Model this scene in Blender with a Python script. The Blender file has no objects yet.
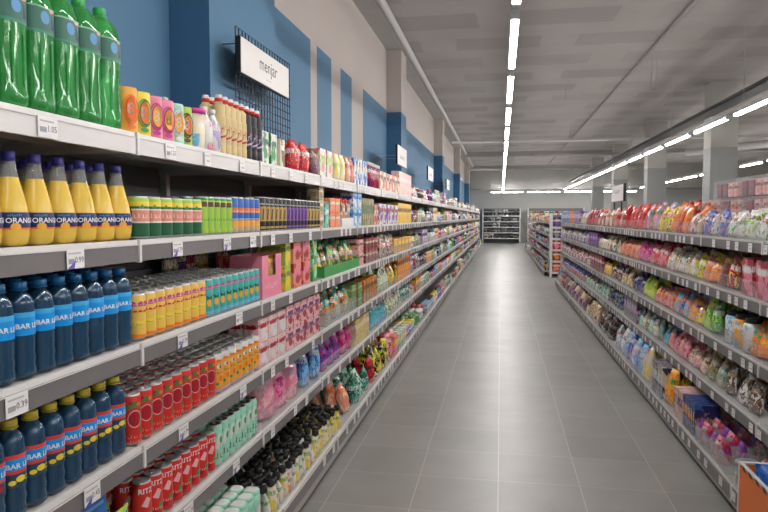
import bpy, bmesh, math, random
from mathutils import Vector, Matrix, noise
from math import sin, cos, pi, radians

random.seed(7)
COL = bpy.context.scene.collection

# ------------------------------------------------------------------ camera
EYE = 1.5
PSI = radians(10.03)
PIT = radians(3.38)
FPX = 660.0

def Yof(px, X, z=1.0):
    """distance down the aisle of picture column px on the plane x = X at height z"""
    k = (px - 384) / FPX
    dz = z - EYE
    num = k * (-X * sin(PSI) * cos(PIT) - dz * sin(PIT)) - X * cos(PSI)
    den = sin(PSI) - k * cos(PSI) * cos(PIT)
    return num / den

# ------------------------------------------------------------------ materials
MATS = {}
PAL = {
 'crimson': (.42,.012,.03), 'red': (.66,.03,.025), 'orange': (.86,.2,.02), 'amber': (.88,.42,.05),
 'yellow': (.85,.66,.06), 'lime': (.4,.62,.07), 'green': (.05,.33,.08), 'dark green': (.015,.12,.05),
 'teal': (.05,.42,.38), 'mint': (.36,.72,.55), 'sky blue': (.16,.45,.75), 'blue': (.03,.14,.5),
 'navy': (.015,.025,.13), 'violet': (.2,.07,.38), 'plum': (.14,.02,.12), 'magenta': (.6,.04,.28),
 'pink': (.8,.25,.36), 'pale pink': (.82,.5,.52), 'cream': (.78,.68,.5), 'white': (.75,.74,.72),
 'grey': (.3,.3,.3), 'black': (.012,.012,.014), 'brown': (.14,.06,.03), 'beige': (.52,.38,.25), 'gold': (.5,.32,.08),
 'lilac': (.5,.38,.62), 'salmon': (.78,.28,.2), 'olive': (.22,.22,.06), 'banana': (.8,.53,.1), 'custard': (.66,.52,.25),
}

def mat(name, col, rough=.5, metal=0., trans=0., alpha=1., emit=0., spec=.5, var=0., vscale=20., bump=0.):
    if name in MATS: return MATS[name]
    m = bpy.data.materials.new(name); m.use_nodes = True
    nt = m.node_tree; b = nt.nodes['Principled BSDF']
    b.inputs['Base Color'].default_value = (*col, 1)
    b.inputs['Roughness'].default_value = rough
    b.inputs['Metallic'].default_value = metal
    b.inputs['Transmission Weight'].default_value = trans
    b.inputs['Alpha'].default_value = alpha
    b.inputs['Specular IOR Level'].default_value = spec
    if emit:
        b.inputs['Emission Color'].default_value = (*col, 1)
        b.inputs['Emission Strength'].default_value = emit
    if var or bump:
        tc = nt.nodes.new('ShaderNodeTexCoord')
        n = nt.nodes.new('ShaderNodeTexNoise'); n.inputs['Scale'].default_value = vscale
        n.inputs['Detail'].default_value = 5
        nt.links.new(tc.outputs['Object'], n.inputs['Vector'])
        if var:
            mx = nt.nodes.new('ShaderNodeMix'); mx.data_type = 'RGBA'
            mx.inputs[6].default_value = (*[c * (1 - var) for c in col], 1)
            mx.inputs[7].default_value = (*[min(1, c * (1 + var)) for c in col], 1)
            nt.links.new(n.outputs['Fac'], mx.inputs[0])
            nt.links.new(mx.outputs[2], b.inputs['Base Color'])
        if bump:
            bp = nt.nodes.new('ShaderNodeBump'); bp.inputs['Strength'].default_value = bump
            nt.links.new(n.outputs['Fac'], bp.inputs['Height'])
            nt.links.new(bp.outputs['Normal'], b.inputs['Normal'])
    MATS[name] = m
    return m

def P(c):
    """plain printed colour"""
    return mat('print ' + c, PAL[c], .4, var=.08, vscale=30)

def pack(c1, c2, c3, seed=0, scale=3.2, rough=.32, band=True):
    """printed packaging: blotches of c2 on c1 with bits of c3 and a title band"""
    name = 'pack %s %s %s %d %.1f' % (c1, c2, c3, seed, scale)
    if name in MATS: return MATS[name]
    m = bpy.data.materials.new(name); m.use_nodes = True
    nt = m.node_tree; N = nt.nodes; L = nt.links; b = N['Principled BSDF']
    b.inputs['Roughness'].default_value = rough
    tc = N.new('ShaderNodeTexCoord'); oi = N.new('ShaderNodeObjectInfo')
    add = N.new('ShaderNodeMath'); add.operation = 'MULTIPLY_ADD'
    add.inputs[1].default_value = .9; add.inputs[2].default_value = seed * 3.17
    L.new(oi.outputs['Random'], add.inputs[0])
    def noise_mask(sc, thr, off, stretch):
        mp = N.new('ShaderNodeMapping'); mp.inputs['Scale'].default_value = stretch
        mp.inputs['Location'].default_value = (off, off * .7, off * .3)
        L.new(tc.outputs['Generated'], mp.inputs['Vector'])
        n = N.new('ShaderNodeTexNoise'); n.noise_dimensions = '4D'
        n.inputs['Scale'].default_value = sc; n.inputs['Detail'].default_value = 3.5
        L.new(mp.outputs['Vector'], n.inputs['Vector']); L.new(add.outputs[0], n.inputs['W'])
        r = N.new('ShaderNodeValToRGB'); r.color_ramp.elements[0].position = thr
        r.color_ramp.elements[1].position = thr + .03
        L.new(n.outputs['Fac'], r.inputs['Fac'])
        return r.outputs['Color']
    def mix(a, bcol, fac):
        x = N.new('ShaderNodeMix'); x.data_type = 'RGBA'
        if isinstance(a, tuple): x.inputs[6].default_value = (*a, 1)
        else: L.new(a, x.inputs[6])
        x.inputs[7].default_value = (*bcol, 1)
        L.new(fac, x.inputs[0]); return x.outputs[2]
    c = mix(PAL[c1], PAL[c2], noise_mask(scale, .52, seed, (1, 1, 1)))
    c = mix(c, PAL[c3], noise_mask(scale * 2.1, .625, seed + 4, (1, 1, 1.6)))
    if band:
        sp = N.new('ShaderNodeSeparateXYZ'); L.new(tc.outputs['Generated'], sp.inputs[0])
        s1 = N.new('ShaderNodeMath'); s1.operation = 'SUBTRACT'; s1.inputs[1].default_value = .62 + .1 * (seed % 3 - 1)
        L.new(sp.outputs['Z'], s1.inputs[0])
        s2 = N.new('ShaderNodeMath'); s2.operation = 'ABSOLUTE'; L.new(s1.outputs[0], s2.inputs[0])
        s3 = N.new('ShaderNodeMath'); s3.operation = 'LESS_THAN'; s3.inputs[1].default_value = .075
        L.new(s2.outputs[0], s3.inputs[0])
        lt = noise_mask(14, .47, seed + 9, (1.6, 1.6, .5))
        mu = N.new('ShaderNodeMath'); mu.operation = 'MULTIPLY'
        L.new(s3.outputs[0], mu.inputs[0]); L.new(lt, mu.inputs[1])
        c = mix(c, PAL[c3], mu.outputs[0])
    L.new(c, b.inputs['Base Color'])
    MATS[name] = m
    return m

M_rail = mat('shelf rail grey', (.17,.16,.163), .45, var=.05)
M_railtop = mat('shelf rail pale', (.66,.63,.62), .3)
M_kick = mat('kick panel grey', (.33,.32,.31), .4)
M_white = mat('white lacquered steel', (.72,.71,.69), .35)
M_shelf = mat('shelf sheet steel', (.52,.51,.49), .4, var=.05)
M_dark = mat('dark grey back panel', (.19,.19,.195), .6, var=.1)
M_black = mat('black plastic', (.012,.012,.013), .35)
M_alu = mat('bare aluminium', (.55,.56,.57), .3, metal=1.)
M_tag = mat('price tag paper', (.82,.8,.8), .5)
M_ink = mat('printed ink', (.05,.045,.06), .6)
M_inkblue = mat('violet blue print', (.12,.1,.5), .5)
M_clear = mat('clear acrylic', (.7,.72,.72), .12, alpha=.12)
M_clear2 = mat('clear plastic tray', (.7,.72,.72), .2, alpha=.22)
M_wire = mat('navy coated wire', (.008,.014,.035), .4)
M_card = mat('plain cardboard', (.4,.27,.15), .8, var=.1)

# ------------------------------------------------------------------ text outlines
_TXT = {}
def text_tris(s, size):
    key = (s, size)
    if key in _TXT: return _TXT[key]
    cu = bpy.data.curves.new('txt', 'FONT'); cu.body = s; cu.size = size; cu.align_x = 'CENTER'
    cu.resolution_u = 2; cu.fill_mode = 'FRONT'
    if s.isupper(): cu.offset = size * .02
    ob = bpy.data.objects.new('txt', cu); COL.objects.link(ob)
    dg = bpy.context.evaluated_depsgraph_get(); dg.update()
    me = bpy.data.meshes.new_from_object(ob.evaluated_get(dg))
    pts = [(v.co.x, v.co.y) for v in me.vertices]
    fs = [[pts[i] for i in p.vertices] for p in me.polygons]
    bpy.data.objects.remove(ob); bpy.data.curves.remove(cu); bpy.data.meshes.remove(me)
    _TXT[key] = fs
    return fs

def ell(cx, cy, rx, ry, n=14):
    return [[(cx + rx * cos(2*pi*i/n), cy + ry * sin(2*pi*i/n)) for i in range(n)]]
def rect(x0, x1, y0, y1, n=1):
    o = []
    for i in range(n):
        a = x0 + (x1-x0)*i/n; b = x0 + (x1-x0)*(i+1)/n
        o.append([(a, y0), (b, y0), (b, y1), (a, y1)])
    return o
def ring(cx, cy, r, t, a0=0, a1=360, n=20, sy=1.):
    o = []
    for i in range(n):
        p = radians(a0 + (a1-a0)*i/n); q = radians(a0 + (a1-a0)*(i+1)/n)
        o.append([(cx+r*cos(p), cy+r*sy*sin(p)), (cx+(r+t)*cos(p), cy+(r+t)*sy*sin(p)),
                  (cx+(r+t)*cos(q), cy+(r+t)*sy*sin(q)), (cx+r*cos(q), cy+r*sy*sin(q))])
    return o
def crescent(cx, cy, r, a0, a1, t, n=8):
    o = []
    for i in range(n):
        f, g = i/n, (i+1)/n
        p = radians(a0+(a1-a0)*f); q = radians(a0+(a1-a0)*g)
        tp = t*sin(pi*min(max(f,.04),.96)); tq = t*sin(pi*min(max(g,.04),.96))
        o.append([(cx+(r-tp)*cos(p), cy+(r-tp)*sin(p)), (cx+(r+tp)*cos(p), cy+(r+tp)*sin(p)),
                  (cx+(r+tq)*cos(q), cy+(r+tq)*sin(q)), (cx+(r-tq)*cos(q), cy+(r-tq)*sin(q))])
    return o
def txt(s, size, cx=0, cy=0, rot=0):
    c, sn = cos(radians(rot)), sin(radians(rot))
    return [[(cx + x*c - y*sn, cy + x*sn + y*c) for x, y in f] for f in text_tris(s, size)]

def _clip(p, c, sg):
    o = []
    for i in range(len(p)):
        a_, b_ = p[i-1], p[i]; da, db = sg*(a_[0]-c), sg*(b_[0]-c)
        if (da >= 0) != (db >= 0):
            t = da/(da-db); o.append((c, a_[1]+(b_[1]-a_[1])*t))
        if db >= 0: o.append(b_)
    return o
def strips(polys, w):
    """cut wide prints into narrow strips so that they follow a curved body"""
    out = []
    for p in polys:
        lo, hi = min(q[0] for q in p), max(q[0] for q in p)
        n = max(1, math.ceil((hi-lo)/w))
        if n == 1: out.append(p); continue
        for i in range(n):
            q = _clip(_clip(p, lo+(hi-lo)*i/n, 1), lo+(hi-lo)*(i+1)/n, -1)
            if len(q) >= 3: out.append(q)
    return out
def scrib(w, h, cx=0, cy=0, seed=0, n=None, slant=0.):
    """a line of small illegible print"""
    rr_ = random.Random(seed); o = []; n = n or max(3, int(w/h/.8)); st = w/n; x = cx-w/2
    for i in range(n):
        up = h*rr_.choice((.65, .7, 1., .75)); t = st*.24; y = cy + slant*(x-cx)
        o.append([(x, y), (x+t, y), (x+t, y+up), (x, y+up)])
        if rr_.random() < .75: yy = y + up*rr_.choice((0, .4, .78)); o.append([(x+t, yy), (x+st*.75, yy), (x+st*.75, yy+h*.2), (x+t, yy+h*.2)])
        x += st
    return o

# ------------------------------------------------------------------ mesh builder
class MB:
    def __init__(s): s.bm = bmesh.new(); s.m = []
    def mi(s, m):
        if m not in s.m: s.m.append(m)
        return s.m.index(m)
    def box(s, x0, x1, y0, y1, z0, z1, m, bev=0.):
        v = [s.bm.verts.new((x, y, z)) for x in (x0, x1) for y in (y0, y1) for z in (z0, z1)]
        idx = [(0,1,3,2),(4,6,7,5),(0,4,5,1),(2,3,7,6),(0,2,6,4),(1,5,7,3)]
        fs = [s.bm.faces.new([v[i] for i in q]) for q in idx]
        k = s.mi(m)
        for f in fs: f.material_index = k
        if bev:
            es = list({e for f in fs for e in f.edges})
            r = bmesh.ops.bevel(s.bm, geom=es, offset=bev, segments=2, affect='EDGES', profile=.6)
            for f in r['faces']: f.material_index = k
        return s
    def quad(s, pts, m):
        f = s.bm.faces.new([s.bm.verts.new(p) for p in pts]); f.material_index = s.mi(m); return s
    def lathe(s, prof, seg=18, cx=0, cy=0, sq=None, sx=1., sy=1., close=True, z0=0., lobe=0.):
        """prof: list of (r, z, mat) - mat colours the band above that ring"""
        rings = []
        for r, z, m in prof:
            rg = []
            for i in range(seg):
                a = 2*pi*(i+.5)/seg; c, sn = cos(a), sin(a)
                k = 1.
                if sq: k = (abs(c)**sq + abs(sn)**sq) ** (-1./sq)
                if lobe and z < .03: k *= 1 - lobe*max(0, 1-z/.03)*(.5+.5*cos(5*a))
                rg.append(s.bm.verts.new((cx + r*k*c*sx, cy + r*k*sn*sy, z0 + z)))
            rings.append(rg)
        for j in range(len(prof)-1):
            k = s.mi(prof[j][2])
            for i in range(seg):
                f = s.bm.faces.new((rings[j][i], rings[j][(i+1) % seg], rings[j+1][(i+1) % seg], rings[j+1][i]))
                f.material_index = k; f.smooth = True
        if close:
            f = s.bm.faces.new(list(reversed(rings[0]))); f.material_index = s.mi(prof[0][2])
            f = s.bm.faces.new(rings[-1]); f.material_index = s.mi(prof[-1][2] or prof[-2][2])
        return s
    def art(s, polys, m, r=None, off=.0006, y=0., side='front', z0=0.):
        """flat print: polys in (u, v); wrapped on radius r around z, or flat on plane y"""
        k = s.mi(m)
        if r: polys = strips(polys, r*.4)
        for p in polys:
            vs = []
            for u, v in p:
                if r: a = u / r; vs.append(s.bm.verts.new(((r+off)*sin(a), -(r+off)*cos(a), z0+v)))
                elif side == 'left': vs.append(s.bm.verts.new((y-off, -u, z0+v)))
                elif side == 'top': vs.append(s.bm.verts.new((u, v, z0+off)))
                else: vs.append(s.bm.verts.new((u, y-off, z0+v)))
            try: f = s.bm.faces.new(vs); f.material_index = k
            except ValueError: pass
        return s
    def tube(s, pts, r, m, seg=8):
        k = s.mi(m); prev = None
        for j, p in enumerate(pts):
            p = Vector(p)
            a = Vector(pts[max(j-1, 0)]); b = Vector(pts[min(j+1, len(pts)-1)])
            d = (b-a).normalized()
            u = d.cross(Vector((0, 0, 1)) if abs(d.z) < .9 else Vector((1, 0, 0))).normalized(); w = d.cross(u)
            rg = [s.bm.verts.new(p + r*(cos(2*pi*i/seg)*u + sin(2*pi*i/seg)*w)) for i in range(seg)]
            if prev:
                for i in range(seg):
                    f = s.bm.faces.new((prev[i], prev[(i+1) % seg], rg[(i+1) % seg], rg[i])); f.material_index = k; f.smooth = True
            else: f = s.bm.faces.new(rg); f.material_index = k
            prev = rg
        f = s.bm.faces.new(list(reversed(prev))); f.material_index = k
        return s
    def pouch(s, w, d, h, m, seal, seed=0, nx=8, nz=9, crimp=.035, flatbase=True, wr=1.):
        """a filled film bag: bulging front and back, pinched sides, crimped seal(s)"""
        k = s.mi(m); ks = s.mi(seal)
        V = {}
        hs = h * crimp * 2
        for side in (-1, 1):
            for j in range(nz+1):
                v = j / nz
                for i in range(nx+1):
                    u = -1 + 2*i/nx
                    edge = abs(u) > .999 or j == nz
                    if side == 1 and edge: V[(side, i, j)] = V[(-1, i, j)]; continue
                    prof = (1 - v**3.2)*(.75 + .5*v) if flatbase else math.sin(pi*min(max(v,.0),1))**.55
                    bulge = max(0., (1 - abs(u)**2.6)) ** .7 * prof
                    n = noise.noise(Vector((u*2.4 + seed*7.1, v*4.2, side*3.3 + seed)))
                    n2 = noise.noise(Vector((u*6 + seed*3.1, v*9., side*2.)))
                    y = side * d/2 * bulge * (1 + .22*wr*n) + .1*d*wr*n2*bulge
                    x = u * w/2 * (1 - .09*sin(pi*v) + .04*n*wr)
                    z = v*h*(1 + .018*wr*noise.noise(Vector((u*3+seed, seed*2., 1.))))
                    V[(side, i, j)] = s.bm.verts.new((x, y, z))
        for side in (-1, 1):
            for j in range(nz):
                for i in range(nx):
                    q = [V[(side, i, j)], V[(side, i+1, j)], V[(side, i+1, j+1)], V[(side, i, j+1)]]
                    if side == 1: q.reverse()
                    if len(set(q)) < 3: continue
                    try: f = s.bm.faces.new(q); f.material_index = ks if (j == nz-1 or (not flatbase and j == 0)) else k; f.smooth = True
                    except ValueError: pass
        b0 = [V[(-1, i, 0)] for i in range(nx+1)] + [V[(1, i, 0)] for i in range(nx-1, 0, -1)]
        if flatbase:
            try: f = s.bm.faces.new(list(reversed(b0))); f.material_index = k
            except ValueError: pass
        return s
    def done(s, name):
        me = bpy.data.meshes.new(name)
        bmesh.ops.recalc_face_normals(s.bm, faces=[f for f in s.bm.faces if f.smooth or len(f.verts) == 4]) if False else None
        s.bm.to_mesh(me); s.bm.free()
        for m in s.m: me.materials.append(m)
        return me

# ------------------------------------------------------------------ objects
def link(name, me, parent=None, loc=(0,0,0), rz=0.):
    o = bpy.data.objects.new(name, me); COL.objects.link(o)
    o.location = loc; o.rotation_euler = (0, 0, rz)
    if parent: o.parent = parent
    return o
def tag(o, label, cat, group=None, kind=None):
    o['label'] = label; o['category'] = cat
    if group: o['group'] = group
    if kind: o['kind'] = kind
    return o
def struct(name, me, loc=(0,0,0)):
    o = link(name, me, None, loc); o['kind'] = 'structure'; return o

class Proto:
    """a thing with its parts; place() copies the root and every part"""
    def __init__(s, name, me, cat, parts=()):
        s.root = bpy.data.objects.new(name, me); s.cat = cat; s.parts = []
        for pn, pm, loc in parts:
            c = bpy.data.objects.new(pn, pm); c.location = loc; s.parts.append(c)
    def place(s, loc, rz, label, group=None, tilt=0., parts=True, sc=1.):
        r = s.root.copy(); COL.objects.link(r)
        r.location = loc; r.rotation_euler = (tilt, 0, rz)
        if sc != 1.: r.scale = (sc, sc, sc)
        r['label'] = label; r['category'] = s.cat
        if group: r['group'] = group
        if parts:
            for c in s.parts:
                d = c.copy(); COL.objects.link(d); d.parent = r
        return r

# ================================================================== THE SETTING
XW_L, XW_R, Y_F, Y_B, Z_C = -1.84, 14.0, -5.0, 39.0, 4.3
TILE = .449

def floor_mat():
    m = bpy.data.materials.new('grey stone tiles'); m.use_nodes = True
    nt = m.node_tree; N = nt.nodes; L = nt.links; b = N['Principled BSDF']
    tc = N.new('ShaderNodeTexCoord')
    sp = N.new('ShaderNodeSeparateXYZ'); L.new(tc.outputs['Object'], sp.inputs[0])
    def line(ch, half, phase):
        a = N.new('ShaderNodeMath'); a.operation = 'ADD'; a.inputs[1].default_value = phase + half
        L.new(sp.outputs[ch], a.inputs[0])
        w = N.new('ShaderNodeMath'); w.operation = 'WRAP'; w.inputs[1].default_value = 0; w.inputs[2].default_value = TILE
        L.new(a.outputs[0], w.inputs[0])
        l = N.new('ShaderNodeMath'); l.operation = 'LESS_THAN'; l.inputs[1].default_value = 2*half
        L.new(w.outputs[0], l.inputs[0]); return l.outputs[0]
    gx = line('X', .0022, 0); gy = line('Y', .0022, 10*TILE - 3.735)
    mp = N.new('ShaderNodeVectorMath'); mp.operation = 'DIVIDE'; mp.inputs[1].default_value = (TILE, TILE, 1)
    ad = N.new('ShaderNodeVectorMath'); ad.operation = 'ADD'; ad.inputs[1].default_value = (0, 10*TILE - 3.735, 0)
    L.new(tc.outputs['Object'], ad.inputs[0]); L.new(ad.outputs[0], mp.inputs[0])
    fl = N.new('ShaderNodeVectorMath'); fl.operation = 'FLOOR'; L.new(mp.outputs[0], fl.inputs[0])
    wn = N.new('ShaderNodeTexWhiteNoise'); wn.noise_dimensions = '3D'; L.new(fl.outputs[0], wn.inputs['Vector'])
    n1 = N.new('ShaderNodeTexNoise'); n1.inputs['Scale'].default_value = 3.2; n1.inputs['Detail'].default_value = 6
    L.new(tc.outputs['Object'], n1.inputs['Vector'])
    s = N.new('ShaderNodeMath'); s.operation = 'MULTIPLY_ADD'; s.inputs[1].default_value = .28
    L.new(wn.outputs['Value'], s.inputs[0])
    s0 = N.new('ShaderNodeMath'); s0.operation = 'MULTIPLY'; s0.inputs[1].default_value = .72
    L.new(n1.outputs['Fac'], s0.inputs[0]); L.new(s0.outputs[0], s.inputs[2])
    cr = N.new('ShaderNodeValToRGB')
    cr.color_ramp.elements[0].position = .25; cr.color_ramp.elements[0].color = (.21,.208,.19,1)
    cr.color_ramp.elements[1].position = .8; cr.color_ramp.elements[1].color = (.33,.325,.3,1)
    L.new(s.outputs[0], cr.inputs['Fac'])
    mx = N.new('ShaderNodeMix'); mx.data_type = 'RGBA'; mx.inputs[7].default_value = (.6,.58,.52,1)
    L.new(cr.outputs['Color'], mx.inputs[6])
    g2 = N.new('ShaderNodeMath'); g2.operation = 'MULTIPLY'; g2.inputs[1].default_value = .55; L.new(gy, g2.inputs[0])
    g1 = N.new('ShaderNodeMath'); g1.operation = 'MULTIPLY'; g1.inputs[1].default_value = .8; L.new(gx, g1.inputs[0])
    mxx = N.new('ShaderNodeMath'); mxx.operation = 'MAXIMUM'; L.new(g1.outputs[0], mxx.inputs[0]); L.new(g2.outputs[0], mxx.inputs[1])
    L.new(mxx.outputs[0], mx.inputs[0]); L.new(mx.outputs[2], b.inputs['Base Color'])
    b.inputs['Roughness'].default_value = .42
    b.inputs['Coat Weight'].default_value = .8; b.inputs['Coat Roughness'].default_value = .38; b.inputs['Coat IOR'].default_value = 1.7
    b.inputs['Specular IOR Level'].default_value = .9
    return m

def ceil_mat():
    m = bpy.data.materials.new('ceiling of wood wool panels'); m.use_nodes = True
    nt = m.node_tree; N = nt.nodes; L = nt.links; b = N['Principled BSDF']
    tc = N.new('ShaderNodeTexCoord')
    br = N.new('ShaderNodeTexBrick'); br.offset = .5; br.inputs['Scale'].default_value = 1
    br.inputs['Brick Width'].default_value = 1.9; br.inputs['Row Height'].default_value = 1.3
    br.inputs['Mortar Size'].default_value = .3; br.inputs['Mortar Smooth'].default_value = .1
    br.inputs['Color1'].default_value = (.325,.3,.282,1); br.inputs['Color2'].default_value = (.385,.355,.335,1)
    br.inputs['Mortar'].default_value = (.4,.37,.35,1)
    nz = N.new('ShaderNodeTexNoise'); nz.inputs['Scale'].default_value = 1.1; nz.inputs['Detail'].default_value = 6
    L.new(tc.outputs['Object'], nz.inputs['Vector'])
    va = N.new('ShaderNodeVectorMath'); va.operation = 'MULTIPLY_ADD'; va.inputs[1].default_value = (.16,.1,0)
    L.new(nz.outputs['Color'], va.inputs[0]); L.new(tc.outputs['Object'], va.inputs[2])
    L.new(va.outputs[0], br.inputs['Vector'])
    mx = N.new('ShaderNodeMix'); mx.data_type = 'RGBA'; mx.blend_type = 'MULTIPLY'; mx.inputs[0].default_value = .3
    cr = N.new('ShaderNodeValToRGB'); cr.color_ramp.elements[0].color = (.6,.6,.6,1); cr.color_ramp.elements[0].position = .3
    cr.color_ramp.elements[1].position = .7
    L.new(nz.outputs['Fac'], cr.inputs['Fac'])
    L.new(br.outputs['Color'], mx.inputs[6]); L.new(cr.outputs['Color'], mx.inputs[7])
    L.new(mx.outputs[2], b.inputs['Base Color']); b.inputs['Roughness'].default_value = .9
    return m

M_floor, M_ceil = floor_mat(), ceil_mat()
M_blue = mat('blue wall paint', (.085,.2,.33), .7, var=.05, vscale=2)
M_blueshade = mat('deeper blue column paint', (.055,.16,.3), .7, var=.05, vscale=2)
M_wallw = mat('off white wall paint', (.5,.45,.42), .8, var=.05, vscale=2)
M_wallg = mat('pale grey back wall', (.5,.5,.48), .8, var=.05, vscale=1.5)
M_bulk = mat('grey concrete beam', (.34,.33,.31), .85, var=.12, vscale=3)
M_col = mat('grey concrete column', (.4,.385,.36), .8, var=.08, vscale=4)
M_cold = mat('darker painted column foot', (.23,.235,.23), .7, var=.06, vscale=4)

struct('floor', MB().box(XW_L-.2, XW_R+.2, Y_F-.2, Y_B+.2, -.1, 0, M_floor).done('floor'))
struct('ceiling', MB().box(XW_L-.2, XW_R+.2, Y_F-.2, Y_B+.2, Z_C, Z_C+.1, M_ceil).done('ceiling'))
# left wall: off-white above, blue below with white stripes
ZB = 3.22
b = MB(); b.box(XW_L-.15, XW_L, Y_F, Y_B, ZB, Z_C, M_wallw)
cuts = [(Y_F, 'b'), (Yof(310.7, XW_L, 2.7), 'w'), (Yof(317, XW_L, 2.7), 'b'), (Yof(331.5, XW_L, 2.6), 'w'), (Yof(340.6, XW_L, 2.6), 'b'),
        (Yof(351.8, XW_L, 2.5), 'w'), (Yof(363, XW_L, 2.5), 'b'), (Y_B, None)]
for (y0, c), (y1, _) in zip(cuts, cuts[1:]):
    b.box(XW_L-.15, XW_L, y0, y1, 0, ZB, M_blue if c == 'b' else M_wallw)
struct('wall_left', b.done('wall_left'))
struct('wall_right', MB().box(XW_R, XW_R+.15, Y_F, Y_B, 0, Z_C, M_wallg).done('wall_right'))
struct('wall_back', MB().box(XW_L, XW_R, Y_B, Y_B+.15, 0, Z_C, M_wallg).done('wall_back'))
struct('wall_front', MB().box(XW_L, XW_R, Y_F-.15, Y_F, 0, Z_C, M_wallg).done('wall_front'))
# left wall columns, soffit beam
for i, (y0, w) in enumerate([(3.5, 1.08), (10.65, .55), (18.3, .55), (26., .55), (33.7, .55)]):
    b = MB(); b.box(XW_L, -1.6, y0, y0+w, 0, ZB-.03, M_blue); b.box(XW_L, -1.6, y0, y0+w, ZB-.03, 4.18, M_wallw)
    # near faces get a darker skin: their shade is put into the blue
    b.box(XW_L, -1.6, y0-.004, y0, 0, ZB-.03, M_blueshade)
    o = struct('trim_%d' % (i+1), b.done('trim'))
struct('trim_6', MB().box(XW_L, -1.56, Y_F, Y_B, 4.18, Z_C, M_bulk).done('trim'))
struct('trim_7', MB().box(XW_L, XW_R, 36.9, 37.3, 3.02, Z_C, M_bulk).done('trim'))
for i, yy in enumerate([9.5, 29.0]):
    struct('trim_%d' % (8+i), MB().box(-1.56, XW_R, yy, yy+.22, 4.1, Z_C, M_bulk).done('trim')) if i else None
for i, (y0) in enumerate([14.8, 20.8, 26.8, 32.8]):
    b = MB(); b.box(4.28, 4.8, y0, y0+.5, 0, 2.95, M_cold); b.box(4.28, 4.8, y0, y0+.5, 2.95, Z_C, M_col)
    struct('trim_%d' % (20+i), b.done('trim'))
for i, (y0) in enumerate([14.6, 26.6]):
    b = MB(); b.box(10.5, 11.0, y0, y0+.6, 0, Z_C, M_col)
    struct('trim_%d' % (30+i), b.done('trim'))

# ------------------------------------------------------------------ ceiling services
M_tube = mat('lit fluorescent tube', (1., .97, .95), .5, emit=42.)
M_house = mat('white fixture housing', (.6,.6,.6), .4)
M_pipe = mat('galvanised pipe', (.4,.4,.4), .4, metal=.4)
M_pipew = mat('pale conduit', (.55,.54,.53), .5)
M_cable = mat('black cable', (.02,.02,.02), .6)
tb = MB()
tb.box(-.028, .028, -.835, .835, -.03, .0, M_tube, .008)
hs = MB(); hs.box(-.026, .026, -.843, .843, .0, .045, M_house, .006)
cap = MB(); cap.box(-.03, .03, -.847, -.835, -.032, .0, M_house); cap.box(-.03, .03, .835, .847, -.032, .0, M_house)
tube_me, house_me, cap_me = tb.done('tube'), hs.done('housing'), cap.done('end_cap')
light = Proto('strip_light', house_me, 'ceiling light', [('fluorescent_tube', tube_me, (0,0,0)), ('end_cap', cap_me, (0,0,0))])
Y0L = 5.07
rows = [(.09, 'over the main aisle'), (3.36, 'along the black cable tray'), (6.98, 'beyond the grey columns'), (10.3, 'farthest to the right')]
for ri, (x, d) in enumerate(rows):
    for k in range(-4, 16):
        y = Y0L + .87 + 2.03*k + (0, -.35, .2, .6)[ri]
        if y > 36.4: continue
        first = (ri == 0 and k == 0)
        light.place((x, y, 3.0), 0, 'lit fluorescent strip light %s%s' % ('nearest the top edge, ' if first else 'in the row ', d),
                    None if first else 'strip lights %s' % d)
    r = MB(); r.box(-.02, .02, -4, 36.6, 3.046, 3.075, M_house)
    yy = -2.
    while yy < 36:
        r.tube([(0, yy, 3.07), (0, yy, Z_C)], .004, M_pipe, 5); yy += 4.06
    tag(link('mounting_rail', r.done('mounting_rail'), None, (x, 0, 0)), 'thin suspended mounting rail carrying the strip lights %s' % d, 'rail')
# rows across the back
for x in [.3+1.95*i for i in range(4)]:
    light.place((x, 36.6, 2.86), pi/2, 'lit fluorescent strip light in the row across the back wall', 'strip lights across the back')
# cable tray by second row
c = MB()
c.box(-.13, .13, 2., 36, 0, .012, M_black); c.box(-.13, -.12, 2., 36, 0, .06, M_black); c.box(.12, .13, 2., 36, 0, .06, M_black)
tray = tag(link('cable_tray', c.done('cable_tray'), None, (3.62, 0, 3.32)), 'long black cable tray hung beside the second row of lights', 'cable tray')
for k in range(5):
    pts = [(-.09+.045*k + .02*noise.noise(Vector((y*.7, k, 0))), y, .03 + .012*abs(noise.noise(Vector((y, k, 2.))))) for y in [2+i*.8 for i in range(43)]]
    link('cable', MB().tube(pts, .013, M_cable, 6).done('cable'), tray)
for i, yy in enumerate([5.3, 5.9]):
    c = MB().tube([(0, yy-2.6, .95), (0, yy, .78), (0, yy+.1, .7), (0, yy+.1, .03)], .02, M_cable, 8)
    link('riser_cable', c.done('riser_cable'), tray, (-.04 + .07*i, 0, 0))
def pipe(name, pts, r, m, label, cat='pipe', hang=None):
    b = MB().tube(pts, r, m, 8)
    o = tag(link(name, b.done(name)), label, cat)
    if hang:
        for h in hang:
            link('hanger', MB().tube([h, (h[0], h[1], Z_C)], .006, M_pipe, 5).done('hanger'), o)
    return o
pipe('conduit', [(2.43, -4, Z_C-.03), (2.43, 36, Z_C-.03)], .022, M_bulk, 'long grey conduit fixed to the ceiling beside the cable tray row', 'conduit')
pipe('wall_pipe', [(-1.52, -4, Z_C-.07), (-1.52, 36, Z_C-.07)], .055, M_pipew, 'pale pipe running under the ceiling along the blue wall')
pipe('sprinkler_pipe', [(-1.5, 20.5, 3.78), (13.9, 20.5, 3.78)], .034, M_pipew, 'pale pipe hung on rods across the ceiling, nearest of the cross pipes',
     hang=[(.1, 20.5, 3.8), (2.0, 20.5, 3.8), (5, 20.5, 3.8), (8, 20.5, 3.8)])
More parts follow.
